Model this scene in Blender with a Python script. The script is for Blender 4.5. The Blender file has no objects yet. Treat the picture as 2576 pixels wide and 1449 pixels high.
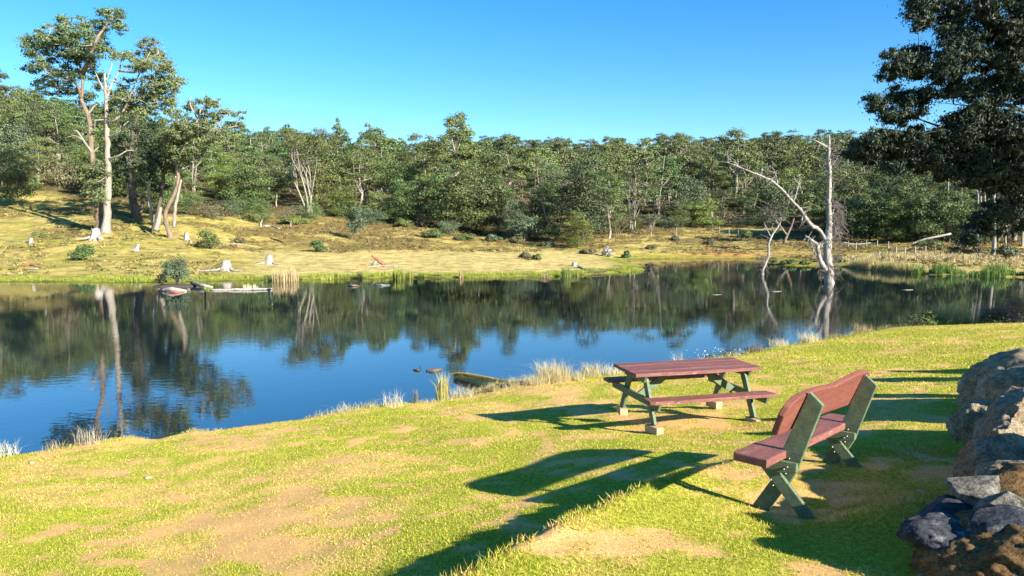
import bpy, math, random
import numpy as np
from math import radians
random.seed(7)
RNG = np.random.default_rng(11)
sc = bpy.context.scene
COL = sc.collection
# ------------------------------------------------------------------ camera, sky, sun, exposure
F, HOR, CX, CY = 1860.0, 563.0, 1288.0, 724.5      # focal length and horizon in a 2576 x 1449 view
EYE = 4.2                                            # eye height above the water
PITCH = math.atan((CY - HOR) / F)
cam = bpy.data.cameras.new('camera'); camo = bpy.data.objects.new('camera', cam); COL.objects.link(camo)
cam.sensor_width = 36.0; cam.lens = 36.0 * F / 2576.0
cam.clip_start = 0.05; cam.clip_end = 5000
camo.location = (0, 0, EYE); camo.rotation_euler = (math.pi / 2 - PITCH, 0, 0)
sc.camera = camo
SUN_EL = radians(23.5)
SX, SY = 0.752, -0.659                                # towards the sun, horizontally
w = bpy.data.worlds.new('World'); sc.world = w; w.use_nodes = True
nt = w.node_tree; nt.nodes.clear()
sky = nt.nodes.new('ShaderNodeTexSky'); sky.sky_type = 'NISHITA'; sky.sun_disc = False
sky.sun_elevation = SUN_EL; sky.sun_rotation = math.atan2(SX, SY)
sky.altitude = 1400; sky.air_density = 1.0; sky.dust_density = 0.15; sky.ozone_density = 3.0
hs = nt.nodes.new('ShaderNodeHueSaturation'); hs.inputs['Saturation'].default_value = 1.33; hs.inputs['Hue'].default_value = 0.499
bg = nt.nodes.new('ShaderNodeBackground'); bg.inputs['Strength'].default_value = 0.080
wo = nt.nodes.new('ShaderNodeOutputWorld')
nt.links.new(sky.outputs[0], hs.inputs['Color']); nt.links.new(hs.outputs[0], bg.inputs[0]); nt.links.new(bg.outputs[0], wo.inputs[0])
sl = bpy.data.lights.new('sun', 'SUN'); sl.energy = 5.0; sl.angle = radians(0.5); sl.color = (1.0, 0.93, 0.80)
so = bpy.data.objects.new('sun', sl); COL.objects.link(so)
from mathutils import Vector, Matrix
sd = Vector((SX * math.cos(SUN_EL), SY * math.cos(SUN_EL), math.sin(SUN_EL)))
so.rotation_euler = sd.to_track_quat('Z', 'Y').to_euler(); so.location = (30, -40, 40)
vs = sc.view_settings; vs.view_transform = 'Standard'; vs.look = 'None'; vs.gamma = 1; vs.use_curve_mapping = False
vs.exposure = 1.6
sc.cycles.max_bounces = 6; sc.cycles.transparent_max_bounces = 4

# ------------------------------------------------------------------ helpers
def pt(px, py, y):
    """world point at depth y seen at (px, py) of the 2576 x 1449 view"""
    c, s = math.cos(PITCH), math.sin(PITCH)
    u = (px - CX) / F; v = (CY - py) / F
    return np.array([u, c + v * s, -s + v * c]) * (y / (c + v * s)) + np.array([0, 0, EYE])
def ptz(px, py, z):
    c, s = math.cos(PITCH), math.sin(PITCH)
    u = (px - CX) / F; v = (CY - py) / F
    d = np.array([u, c + v * s, -s + v * c])
    return d * ((z - EYE) / d[2]) + np.array([0, 0, EYE])
def scr(x, y, z):
    c, s = math.cos(PITCH), math.sin(PITCH)
    Y = y * c - (z - EYE) * s; Z = y * s + (z - EYE) * c
    Y = np.where(np.abs(Y) < 1e-3, 1e-3, Y)
    return CX + F * x / Y, CY - F * Z / Y
def h3(ix, iy, iz, seed):
    n = (ix * 374761393 + iy * 668265263 + iz * 2147483647 + seed * 974634777) & 0xffffffff
    n = ((n ^ (n >> 13)) * 1274126177) & 0xffffffff
    n = (n ^ (n >> 16)) * 2246822519 & 0xffffffff
    return ((n >> 8) & 0xffff) / 65535.0
def vn(p, sc_=1.0, seed=0):
    p = np.asarray(p, float) * sc_
    i = np.floor(p).astype(np.int64); f = p - i; f = f * f * (3 - 2 * f)
    r = 0
    for dx in (0, 1):
        wx = f[:, 0] if dx else 1 - f[:, 0]
        for dy in (0, 1):
            wy = f[:, 1] if dy else 1 - f[:, 1]
            for dz in (0, 1):
                wz = f[:, 2] if dz else 1 - f[:, 2]
                r = r + wx * wy * wz * h3(i[:, 0] + dx, i[:, 1] + dy, i[:, 2] + dz, seed)
    return r
def fbm(p, s=1.0, o=4, seed=0):
    r = 0; a = 0.5; t = 0
    for k in range(o):
        r = r + a * vn(p, s * 2 ** k, seed + k * 17); t += a; a *= 0.5
    return r / t
def v3(x, y, z=0): return np.stack([np.asarray(x, float), np.asarray(y, float), np.zeros_like(np.asarray(x, float)) + z], 1)
def sstep(a, b, x):
    t = np.clip((x - a) / (b - a), 0, 1); return t * t * (3 - 2 * t)

def mesh(name, V, Q=None, T=None, col=None, mats=(), mi=None, smooth=False):
    """one mesh from arrays: V (n,3), Q quads, T triangles, col per-vertex colour"""
    V = np.asarray(V, np.float32); me = bpy.data.meshes.new(name)
    nq = 0 if Q is None else len(Q); ntr = 0 if T is None else len(T)
    me.vertices.add(len(V)); me.vertices.foreach_set('co', V.ravel())
    loops = []
    if nq: loops.append(np.asarray(Q, np.int32).ravel())
    if ntr: loops.append(np.asarray(T, np.int32).ravel())
    loops = np.concatenate(loops)
    me.loops.add(len(loops)); me.loops.foreach_set('vertex_index', loops)
    me.polygons.add(nq + ntr)
    st = np.concatenate([np.arange(nq) * 4, nq * 4 + np.arange(ntr) * 3]).astype(np.int32)
    me.polygons.foreach_set('loop_start', st)
    if mi is not None: me.polygons.foreach_set('material_index', np.asarray(mi, np.int32))
    if smooth: me.polygons.foreach_set('use_smooth', np.ones(nq + ntr, bool))
    if col is not None:
        a = me.attributes.new('tint', 'FLOAT_COLOR', 'POINT')
        c4 = np.ones((len(V), 4), np.float32); c4[:, :3] = col
        a.data.foreach_set('color', c4.ravel())
    for m in mats: me.materials.append(m)
    me.update(calc_edges=True); me.validate()
    return me
def link(name, me, parent=None, loc=None):
    o = bpy.data.objects.new(name, me); COL.objects.link(o)
    if parent is not None: o.parent = parent
    if loc is not None: o.location = loc
    return o
def tag(o, label=None, cat=None, group=None, kind=None):
    if label: o['label'] = label
    if cat: o['category'] = cat
    if group: o['group'] = group
    if kind: o['kind'] = kind
    return o
def empty(name, loc=(0, 0, 0), rz=0):
    o = bpy.data.objects.new(name, None); COL.objects.link(o); o.location = loc; o.rotation_euler = (0, 0, rz)
    o.empty_display_size = 0.3
    return o

# ------------------------------------------------------------------ materials
def newmat(name, rough=0.8, spec=0.3):
    m = bpy.data.materials.new(name); m.use_nodes = True
    b = m.node_tree.nodes['Principled BSDF']; b.inputs['Roughness'].default_value = rough
    b.inputs['Specular IOR Level'].default_value = spec
    return m, m.node_tree, b
def N(t, typ, **kw):
    n = t.nodes.new(typ)
    for k, v in kw.items(): setattr(n, k, v)
    return n
def noise(t, scale, detail=4, rough=0.6, coord='Object', stretch=None):
    tc = N(t, 'ShaderNodeTexCoord'); no = N(t, 'ShaderNodeTexNoise')
    no.inputs['Scale'].default_value = scale; no.inputs['Detail'].default_value = detail; no.inputs['Roughness'].default_value = rough
    if stretch:
        mp = N(t, 'ShaderNodeMapping'); mp.inputs['Scale'].default_value = stretch
        t.links.new(tc.outputs[coord], mp.inputs[0]); t.links.new(mp.outputs[0], no.inputs[0])
    else: t.links.new(tc.outputs[coord], no.inputs[0])
    return no
def ramp(t, src, stops):
    r = N(t, 'ShaderNodeValToRGB'); t.links.new(src, r.inputs[0])
    e = r.color_ramp.elements
    while len(e) < len(stops): e.new(0.5)
    for k, (p, c) in enumerate(stops): e[k].position = p; e[k].color = (*c, 1) if len(c) == 3 else c
    return r
def mixc(t, a, b, f, mode='MIX'):
    m = N(t, 'ShaderNodeMix', data_type='RGBA', blend_type=mode)
    for i, v in ((6, a), (7, b)):
        if isinstance(v, tuple): m.inputs[i].default_value = (*v, 1)
        else: t.links.new(v, m.inputs[i])
    if isinstance(f, (int, float)): m.inputs[0].default_value = f
    else: t.links.new(f, m.inputs[0])
    return m.outputs[2]
def bump(t, b, src, strength=0.5, dist=0.02):
    bp = N(t, 'ShaderNodeBump'); bp.inputs['Strength'].default_value = strength; bp.inputs['Distance'].default_value = dist
    t.links.new(src, bp.inputs['Height']); t.links.new(bp.outputs[0], b.inputs['Normal'])
def attr(t, name='tint'):
    a = N(t, 'ShaderNodeAttribute'); a.attribute_name = name; return a.outputs['Color']

def leaf_mat(name, hue=0.03, val=0.35, rough=0.55, transl=0.0):
    m, t, b = newmat(name, rough, 0.35)
    a = attr(t); oi = N(t, 'ShaderNodeObjectInfo')
    h = N(t, 'ShaderNodeHueSaturation')
    mr = N(t, 'ShaderNodeMapRange'); mr.inputs[3].default_value = 0.5 - hue; mr.inputs[4].default_value = 0.5 + hue
    t.links.new(oi.outputs['Random'], mr.inputs[0]); t.links.new(mr.outputs[0], h.inputs['Hue'])
    mu = N(t, 'ShaderNodeMath', operation='MULTIPLY'); mu.inputs[1].default_value = 7.31
    t.links.new(oi.outputs['Random'], mu.inputs[0]); fr = N(t, 'ShaderNodeMath', operation='FRACT'); t.links.new(mu.outputs[0], fr.inputs[0])
    m2 = N(t, 'ShaderNodeMapRange'); m2.inputs[3].default_value = 1 - val; m2.inputs[4].default_value = 1 + val
    t.links.new(fr.outputs[0], m2.inputs[0]); t.links.new(m2.outputs[0], h.inputs['Value'])
    t.links.new(a, h.inputs['Color'])
    t.links.new(h.outputs[0], b.inputs['Base Color'])
    if transl > 0:
        tr = N(t, 'ShaderNodeBsdfTranslucent'); t.links.new(h.outputs[0], tr.inputs[0])
        mx = N(t, 'ShaderNodeMixShader'); mx.inputs[0].default_value = transl
        out = t.nodes['Material Output']
        t.links.new(b.outputs[0], mx.inputs[1]); t.links.new(tr.outputs[0], mx.inputs[2]); t.links.new(mx.outputs[0], out.inputs[0])
    return m
M_LEAF = leaf_mat('eucalypt_leaves', 0.022, 0.30)
M_HLEAF = leaf_mat('near_eucalypt_leaves', 0.0, 0.0, 0.6)
M_GRASS = leaf_mat('grass_blades', 0.0, 0.0, 0.55, 0.3)
def bark_mat(name, c1, c2, c3=None, s=2.2):
    m, t, b = newmat(name, 0.85, 0.2)
    n = noise(t, s, 6, 0.65, 'Object', (1, 1, 0.22))
    n2 = noise(t, s * 5, 4, 0.6, 'Object', (1, 1, 0.12))
    r = ramp(t, n.outputs[0], [(0.36, c1), (0.55, c2), (0.72, c3 or c1)])
    r2 = ramp(t, n2.outputs[0], [(0.3, (0.55, 0.55, 0.55)), (0.6, (1, 1, 1))])
    c = mixc(t, r.outputs[0], r2.outputs[0], 0.8, 'MULTIPLY')
    t.links.new(c, b.inputs['Base Color']); bump(t, b, n2.outputs[0], 0.6, 0.03)
    return m
M_BARKP = bark_mat('pale_gum_bark', (0.22, 0.19, 0.155), (0.33, 0.295, 0.25), (0.15, 0.12, 0.095))
M_BARKB = bark_mat('brown_gum_bark', (0.15, 0.105, 0.072), (0.23, 0.175, 0.13), (0.085, 0.062, 0.048))
M_BARKD = bark_mat('dark_bark', (0.06, 0.05, 0.045), (0.12, 0.10, 0.08), (0.04, 0.035, 0.03))
M_DEAD = bark_mat('bleached_dead_wood', (0.24, 0.22, 0.19), (0.38, 0.35, 0.31), (0.11, 0.10, 0.09), 3.0)
M_MOSS = bark_mat('mossy_bark', (0.34, 0.26, 0.09), (0.46, 0.37, 0.12), (0.16, 0.11, 0.05), 7.0)
M_TWIG = bark_mat('grey_brown_twigs', (0.12, 0.10, 0.085), (0.19, 0.165, 0.14))
M_REDW = bark_mat('red_rotten_wood', (0.22, 0.09, 0.05), (0.33, 0.15, 0.09), (0.12, 0.05, 0.03), 3.0)
M_WETW = bark_mat('dark_wet_wood', (0.05, 0.04, 0.035), (0.10, 0.085, 0.07), (0.03, 0.025, 0.02), 5.0)

# near lawn
def lawn_material():
    m, t, b = newmat('short_lawn_turf', 0.95, 0.1)
    dry = N(t, 'ShaderNodeSeparateColor'); t.links.new(attr(t), dry.inputs[0])   # R dryness, G bare soil, B lushness
    n1 = noise(t, 24, 6, 0.8); n2 = noise(t, 60, 5, 0.8); n3 = noise(t, 3.1, 4, 0.6)
    green = ramp(t, n1.outputs[0], [(0.34, (0.12, 0.15, 0.010)), (0.5, (0.35, 0.37, 0.028)), (0.64, (0.60, 0.56, 0.07))]).outputs[0]
    straw = ramp(t, n1.outputs[0], [(0.34, (0.32, 0.18, 0.04)), (0.5, (0.66, 0.45, 0.13)), (0.66, (0.88, 0.66, 0.24))]).outputs[0]
    soil = ramp(t, n2.outputs[0], [(0.3, (0.56, 0.29, 0.10)), (0.7, (0.95, 0.58, 0.24))]).outputs[0]
    a1 = N(t, 'ShaderNodeMath', operation='MULTIPLY_ADD'); t.links.new(n2.outputs[0], a1.inputs[0]); a1.inputs[1].default_value = 2.6; a1.inputs[2].default_value = -1.3
    a2 = N(t, 'ShaderNodeMath', operation='ADD', use_clamp=True); t.links.new(a1.outputs[0], a2.inputs[0]); t.links.new(dry.outputs[0], a2.inputs[1])
    c = mixc(t, green, straw, a2.outputs[0])
    a3 = N(t, 'ShaderNodeMath', operation='MULTIPLY_ADD', use_clamp=True); t.links.new(n1.outputs[0], a3.inputs[0]); a3.inputs[1].default_value = 1.6; 
    a4 = N(t, 'ShaderNodeMath', operation='SUBTRACT'); t.links.new(dry.outputs[1], a4.inputs[0]); a4.inputs[1].default_value = 0.95
    t.links.new(a4.outputs[0], a3.inputs[2])
    c = mixc(t, c, soil, a3.outputs[0])
    t.links.new(c, b.inputs['Base Color'])
    ad = N(t, 'ShaderNodeMath', operation='MULTIPLY_ADD'); t.links.new(n2.outputs[0], ad.inputs[0]); ad.inputs[1].default_value = 0.6; t.links.new(n1.outputs[0], ad.inputs[2])
    bump(t, b, ad.outputs[0], 0.8, 0.016)
    return m
M_LAWN = lawn_material()
def hill_material():
    m, t, b = newmat('heath_grass_ground', 0.95, 0.1)
    n1 = noise(t, 0.9, 9, 0.8); n2 = noise(t, 0.12, 5, 0.6)
    r = ramp(t, n1.outputs[0], [(0.36, (0.34, 0.30, 0.22)), (0.47, (0.85, 0.82, 0.74)), (0.62, (1.45, 1.4, 1.2))])
    c = mixc(t, attr(t), r.outputs[0], 0.9, 'MULTIPLY')
    t.links.new(c, b.inputs['Base Color']); bump(t, b, n1.outputs[0], 0.8, 0.35)
    return m
M_HILL = hill_material()
def water_material():
    m, t, b = newmat('lake_water', 0.015, 0.5)
    b.inputs['Base Color'].default_value = (0.006, 0.014, 0.020, 1); b.inputs['IOR'].default_value = 2.5
    tc = N(t, 'ShaderNodeTexCoord')
    mp = N(t, 'ShaderNodeMapping'); mp.inputs['Scale'].default_value = (0.9, 1.6, 1); mp.inputs['Rotation'].default_value = (0, 0, 0.35)
    t.links.new(tc.outputs['Object'], mp.inputs[0])
    n = N(t, 'ShaderNodeTexNoise'); n.inputs['Scale'].default_value = 2.6; n.inputs['Detail'].default_value = 3; n.inputs['Roughness'].default_value = 0.5
    n2 = N(t, 'ShaderNodeTexNoise'); n2.inputs['Scale'].default_value = 0.13; n2.inputs['Detail'].default_value = 2
    t.links.new(mp.outputs[0], n.inputs[0]); t.links.new(tc.outputs['Object'], n2.inputs[0])
    r = ramp(t, n2.outputs[0], [(0.42, (0.35, 0.35, 0.35)), (0.60, (1, 1, 1))])
    mu = N(t, 'ShaderNodeMath', operation='MULTIPLY'); t.links.new(n.outputs[0], mu.inputs[0]); t.links.new(r.outputs[0], mu.inputs[1])
    bump(t, b, mu.outputs[0], 0.10, 0.025)
    return m
M_WATER = water_material()
def paint_mat(name, c1, c2, worn, s=6.0, wear=0.66, grain=(0.25, 3, 3)):
    m, t, b = newmat(name, 0.6, 0.35)
    n = noise(t, s, 6, 0.7, 'Object', grain); n2 = noise(t, 13, 8, 0.8, 'Object', tuple(max(.35, g_ * .5) for g_ in grain)); n3 = noise(t, 45, 6, 0.8, 'Object', grain)
    c = ramp(t, n.outputs[0], [(0.35, c1), (0.65, c2)]).outputs[0]
    f = ramp(t, n2.outputs[0], [(wear, (0, 0, 0)), (wear + 0.05, (1, 1, 1))])
    c = mixc(t, c, worn, f.outputs[0])
    g = ramp(t, n3.outputs[0], [(0.36, (0.35, 0.35, 0.35)), (0.5, (1, 1, 1)), (.66, (1.3, 1.3, 1.3))])
    c = mixc(t, c, g.outputs[0], 0.75, 'MULTIPLY')
    t.links.new(c, b.inputs['Base Color']); bump(t, b, n3.outputs[0], 0.9, 0.006)
    return m
M_RED = paint_mat('weathered_red_paint', (0.15, 0.055, 0.045), (0.25, 0.095, 0.075), (0.42, 0.29, 0.21), 5.0, 0.60)
M_RED2 = paint_mat('orange_red_paint', (0.155, 0.050, 0.034), (0.235, 0.078, 0.052), (0.34, 0.17, 0.12), 3.0, 0.62)
M_GRN = paint_mat('dull_green_paint', (0.085, 0.125, 0.065), (0.14, 0.185, 0.10), (0.22, 0.26, 0.17), 5.0, 0.66, (2, 2, 0.4))
M_BLOCK = paint_mat('tan_block', (0.42, 0.27, 0.15), (0.52, 0.36, 0.21), (0.30, 0.2, 0.12), 8, 0.7)
mb, t_, b_ = newmat('galvanised_bolt', 0.35, 0.5); b_.inputs['Metallic'].default_value = 0.9; b_.inputs['Base Color'].default_value = (0.45, 0.45, 0.47, 1); M_BOLT = mb
def rock_mat(name, a, b2, c3, s=9, bd=0.03, bs=0.9, vor=True):
    m, t, b = newmat(name, 0.9, 0.25)
    n = noise(t, s, 8, 0.72); n2 = noise(t, s * 4, 6, 0.7); n3 = noise(t, s * .3, 4, 0.6)
    c = ramp(t, n.outputs[0], [(0.30, a), (0.52, b2), (0.70, c3)]).outputs[0]
    g = ramp(t, n2.outputs[0], [(0.36, (0.35, 0.33, 0.3)), (0.52, (1, 1, 1))])
    c = mixc(t, c, g.outputs[0], 0.85, 'MULTIPLY')
    g3 = ramp(t, n3.outputs[0], [(0.35, (0.75, 0.7, 0.62)), (0.65, (1.1, 1.1, 1.1))])
    c = mixc(t, c, g3.outputs[0], 1.0, 'MULTIPLY')
    t.links.new(c, b.inputs['Base Color'])
    ad = N(t, 'ShaderNodeMath', operation='MULTIPLY_ADD'); t.links.new(n2.outputs[0], ad.inputs[0]); ad.inputs[1].default_value = 0.5; t.links.new(n.outputs[0], ad.inputs[2])
    bump(t, b, ad.outputs[0], bs, bd)
    return m
M_CONG = rock_mat('pale_conglomerate_rock', (0.26, 0.18, 0.10), (0.54, 0.43, 0.28), (0.74, 0.63, 0.45), 11, 0.07, 1.0)
M_SLATE = rock_mat('shaded_grey_blue_stone', (0.025, 0.030, 0.042), (0.07, 0.08, 0.10), (0.42, 0.40, 0.36), 6, 0.03, 1.0)  # dark blue of the shaded side painted into the base colour
M_SLATEP = rock_mat('pale_grey_stone', (0.06, 0.057, 0.05), (0.30, 0.28, 0.24), (0.44, 0.39, 0.30), 7, 0.04, 1.0)
M_EARTH = rock_mat('rusty_earth_rock', (0.10, 0.05, 0.02), (0.28, 0.16, 0.06), (0.42, 0.27, 0.10), 12, 0.05, 1.0)
M_PEB = rock_mat('tan_pebble', (0.35, 0.26, 0.17), (0.50, 0.40, 0.29), (0.6, 0.5, 0.4), 20, 0.01, 0.5)

# ------------------------------------------------------------------ shorelines and ground heights
near_px = [(0,1147),(60,1141),(150,1128),(250,1108),(300,1098),(345,1100),(395,1106),(480,1084),(530,1085),(620,1072),(700,1061),(760,1056),(830,1042),(900,1028),(1000,1015),
           (1080,1012),(1150,1000),(1195,990),(1240,974),(1290,966),(1340,965),(1400,958),(1480,948),(1560,938),(1640,925),(1720,912),(1820,897),(1900,886),(1960,870),(2030,860),(2100,849),(2160,836),(2230,823),(2330,817),(2450,815),(2576,817)]
NS = [ptz(a, b, 0.35)[:2] for a, b in near_px]
NS = [np.array([-120, -60.0]), np.array([-30, -2.0]), np.array([-13, 9.0])] + NS + [np.array([26, 30.0]), np.array([40, 36.0]), np.array([120, 60.0])]
NS = np.array(NS)
far_px = [(-900,706),(-300,707),(0,708),(200,709),(400,710),(520,707),(700,704),(850,702),(1000,698),(1200,698),(1380,697),(1450,692),(1540,687),(1610,681),(1637,676),(1615,668),(1585,660),(1560,655),(1600,651.5),
          (1750,651),(1900,651),(1935,655),(1950,666),(2010,669),(2070,668),(2110,671),(2150,673),(2200,681),(2300,689),(2400,694),(2576,698),(2900,700),(3600,702)]
FS = np.array([ptz(a, b, 0.0)[:2] for a, b in far_px])
def sdist(x, y, L):
    """signed distance to an open polyline; positive to its right"""
    P = np.stack([x, y], 1); best = np.full(len(P), 1e18); sg = np.ones(len(P))
    for k in range(len(L) - 1):
        a, b = L[k], L[k + 1]; ab = b - a; l2 = ab @ ab
        tt = np.clip(((P - a) @ ab) / l2, 0, 1); q = P - (a + tt[:, None] * ab)
        d = (q ** 2).sum(1); m = d < best - 1e-9
        best[m] = d[m]; cr = ab[0] * (P[:, 1] - a[1]) - ab[1] * (P[:, 0] - a[0]); sg[m] = np.where(cr[m] < 0, 1, -1)
    return np.sqrt(best) * sg
ridge_px = [(900,1640),(1090,1520),(1210,1449),(1290,1400),(1359,1358),(1420,1322),(1470,1292),(1530,1248),(1574,1224),(1615,1193),(1674,1164),(1750,1132),(1822,1102),(1880,1085),(1962,1068),(2060,1045)]
RD = np.array([ptz(a, b, EYE - 2.12)[:2] for a, b in ridge_px])
S_T = float(sdist(np.array([2.64]), np.array([10.99]), NS)[0]); S_B = float(sdist(np.array([2.6]), np.array([6.2]), NS)[0])
S_C = float(sdist(np.array([0.]), np.array([0.]), NS)[0])
KN = np.array([[0, .36], [.5, .42], [S_T, EYE - 2.95], [S_B, EYE - 2.30], [S_C, EYE - 1.62], [S_C + 6, EYE - 1.3], [S_C + 60, EYE]])
def near_h(x, y):
    x = np.asarray(x, float); y = np.asarray(y, float)
    s = sdist(x, y, NS)
    # smooth interpolation through the knots
    xs = np.linspace(-1, S_C + 60, 1500); ys = np.interp(xs, KN[:, 0], KN[:, 1]); k = np.hanning(61); k /= k.sum()
    ys2 = np.convolve(np.pad(ys, 30, 'edge'), k, 'valid')
    bl = sstep(0.6, 2.2, xs); ys = ys * (1 - bl) + ys2 * bl
    z = np.interp(s, xs, ys)
    p = v3(x, y)
    z = z + (fbm(p, 0.55, 3, 5) - .5) * 0.12 * sstep(0, 2, s) + (fbm(p, 2.5, 3, 9) - .5) * 0.03
    # earth step running from the bottom of the view towards the bench
    rd = sdist(x, y, RD); L = RD[-1] - RD[0]; u = ((x - RD[0][0]) * L[0] + (y - RD[0][1]) * L[1]) / (L @ L)
    amp = (0.29 - .14 * sstep(.45, .85, u)) * (1 - sstep(0.85, 1.05, u)) * sstep(-0.6, -0.1, u)
    wob = (fbm(p, 4, 3, 3) - .5) * 0.16
    rd2 = rd + wob
    z = z + amp * sstep(-0.05, 0.06, rd2) * np.exp(-np.clip(rd2, 0, 9) / 1.25) - amp * .15 * (1 - sstep(-0.1, 0, rd2)) * np.exp(np.clip(rd2, -9, 0) / .5)
    z = z - 0.09 * np.exp(-(((x - 2.8) / 1.6) ** 2 + ((y - 10.4) / 1.0) ** 2))
    z = z - 0.09 * np.exp(-(((x - 2.35) / .7) ** 2 + ((y - 5.45) / .6) ** 2))
    z = z + 0.17 * np.exp(-(((x - 2.85) / .42) ** 2 + ((y - 5.15) / .38) ** 2))
    # bank face and lake bed
    bed = np.maximum(0.36 + (s) * 1.3, -0.25 + s * 0.35)
    z = np.where(s < 0, np.maximum(bed, -3.0), z)
    return z, s
PR = {-1500: [(53,.3),(72,2),(80,3.6),(115,13),(135,19),(200,36),(300,55),(450,66),(900,70)],
      0: [(54,.25),(62,.5),(72,1.2),(80,2.5),(95,5),(115,8.1),(130,10.7),(180,21),(250,37),(300,43),(450,55),(900,60)],
      250: [(54,.25),(62,.5),(72,1.2),(80,2.75),(95,4.9),(115,7.8),(130,9.6),(180,17),(250,30),(300,37),(450,50),(900,55)],
      430: [(54,.2),(62,.4),(72,1.1),(82,2.4),(100,4.6),(120,7),(180,14),(250,24),(320,33),(450,41),(900,45)],
      700: [(57,.2),(80,.75),(90,1.3),(110,3.9),(125,6.3),(180,12),(250,19),(350,30),(450,37),(900,40)],
      1000: [(58,.2),(88,.9),(105,2.4),(125,4.3),(180,9),(250,14),(350,25),(450,37),(900,40)],
      1300: [(58,.2),(95,.85),(115,2.3),(150,5),(250,14),(350,26),(450,39),(900,42)],
      1600: [(82,.2),(90,.6),(110,2.0),(150,4.5),(250,14),(350,26),(450,40),(900,43)],
      1850: [(88,.2),(100,.9),(130,2.7),(170,6.5),(250,15),(350,28),(450,41),(900,44)],
      2100: [(72,.2),(85,.5),(110,1.8),(150,5),(250,16),(350,29),(450,43),(900,46)],
      2300: [(62,.2),(70,.7),(90,1.1),(110,2.2),(150,5.5),(250,17),(350,30),(450,44),(900,47)],
      4500: [(58,.2),(66,.7),(90,1.1),(110,2.4),(150,6),(250,18),(350,31),(450,45),(900,48)]}
PK = sorted(PR); PU = np.array([(k - CX) / F for k in PK])
def far_h(x, y):
    x = np.asarray(x, float); y = np.asarray(y, float)
    u = x / np.maximum(y, 20); s = -sdist(x, y, FS)
    tab = np.stack([np.interp(y, [a for a, _ in PR[k]], [b for _, b in PR[k]]) for k in PK])
    ii = np.clip(np.searchsorted(PU, u) - 1, 0, len(PK) - 2)
    f = np.clip((u - PU[ii]) / (PU[ii + 1] - PU[ii]), 0, 1); f = f * f * (3 - 2 * f)
    ar = np.arange(len(x)); z = tab[ii, ar] * (1 - f) + tab[ii + 1, ar] * f
    p = v3(x, y)
    z = z + (fbm(p, .09, 3, 21) - .5) * 1.0 * sstep(6, 30, s) + (fbm(p, .5, 3, 25) - .5) * .35 * sstep(1, 12, s)
    z = np.where(s > 0, 0.10 + (np.maximum(z, .14) - 0.10) * sstep(-1, 6, s), np.maximum(0.10 + s * .6, -3))
    z = np.where((s > 0) & (s < .5), np.maximum(z, 0.14), z)
    return z, s
def nh(x, y): return float(near_h(np.array([x]), np.array([y]))[0][0])
def fh(x, y): return float(far_h(np.array([x]), np.array([y]))[0][0])
def axis(lo, hi, c0, c1, fine, g=1.06):
    a = list(np.arange(c0, c1, fine)); st = fine; v = a[-1]
    while v < hi: st *= g; v += st; a.append(v)
    st = fine; v = c0
    while v > lo: st *= g; v -= st; a.insert(0, v)
    return np.array(a)
def gridq(nx, ny):
    i = np.arange(nx - 1)[None, :] + np.arange(ny - 1)[:, None] * nx; i = i.ravel()
    return np.stack([i, i + 1, i + nx + 1, i + nx], 1)

def patch(x, y):
    """dryness, bareness, lushness of the lawn"""
    p = v3(x, y); px, py = scr(x, y, near_h(x, y)[0])
    a = fbm(p, .45, 4, 31); b = fbm(p, 1.7, 4, 37); c = fbm(p, .9, 4, 43)
    left = sstep(1900, 300, px) * sstep(900, 1250, py)
    dry = np.clip((a - .47) * 2.0 + (b - .5) * 2.2 + (fbm(p, 4, 3, 39) - .5) * 1.6 + .17 + .18 * left + .9 * np.exp(-(((px - 1320) / 170) ** 2 + ((py - 975) / 16) ** 2)), 0, 1)
    def blob(cx, cy, rx, ry): return np.exp(-(((px - cx) / rx) ** 2 + ((py - cy) / ry) ** 2))
    bb = blob(560, 1320, 300, 90) + .8 * blob(1650, 1330, 160, 60) + .7 * blob(850, 1130, 350, 40) + .8 * blob(1560, 1380, 200, 45) + .6 * blob(1430, 1165, 60, 20) + .5 * blob(100, 1180, 150, 30) + .4 * blob(1800, 1270, 90, 40)
    e_ = fbm(p, 4.5, 3, 47)
    bare = np.clip((c - .5) * 2.4 + (b - .5) * 2.2 + (e_ - .5) * 3.4 + .52 * bb - .10, 0, 1)
    bare = np.clip((bare - .5) * 1.5 + .5, 0, 1)
    bare = np.maximum(bare, 1.1 * np.exp(-np.abs(sdist(x, y, RD) - .02) / .07) * (y < 8.2) * (fbm(p, 3, 2, 71) > .42))
    lush = np.clip(blob(1250, 1400, 260, 70) + blob(1900, 1320, 150, 50) + blob(2200, 900, 500, 70) + (1 - a) * .5, 0, 1)
    return dry * (1 - .5 * lush), bare, lush
ax = axis(-90, 140, -6, 8, 0.075); ay = axis(-60, 75, 2.4, 13, 0.07, 1.035)
X, Y = np.meshgrid(ax, ay); X = X.ravel(); Y = Y.ravel()
Z, S = near_h(X, Y)
Q = gridq(len(ax), len(ay)); keep = (S[Q] > -9).any(1); Q = Q[keep]
d_, b2_, l_ = patch(X, Y)
soilbank = sstep(.15, -.15, S)
me = mesh('near_lawn', np.stack([X, Y, Z], 1), Q, col=np.stack([d_, np.clip(b2_ + soilbank * .3, 0, 1.2), l_], 1), mats=[M_LAWN], smooth=True)
tag(link('lawn', me), kind='structure')

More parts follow.
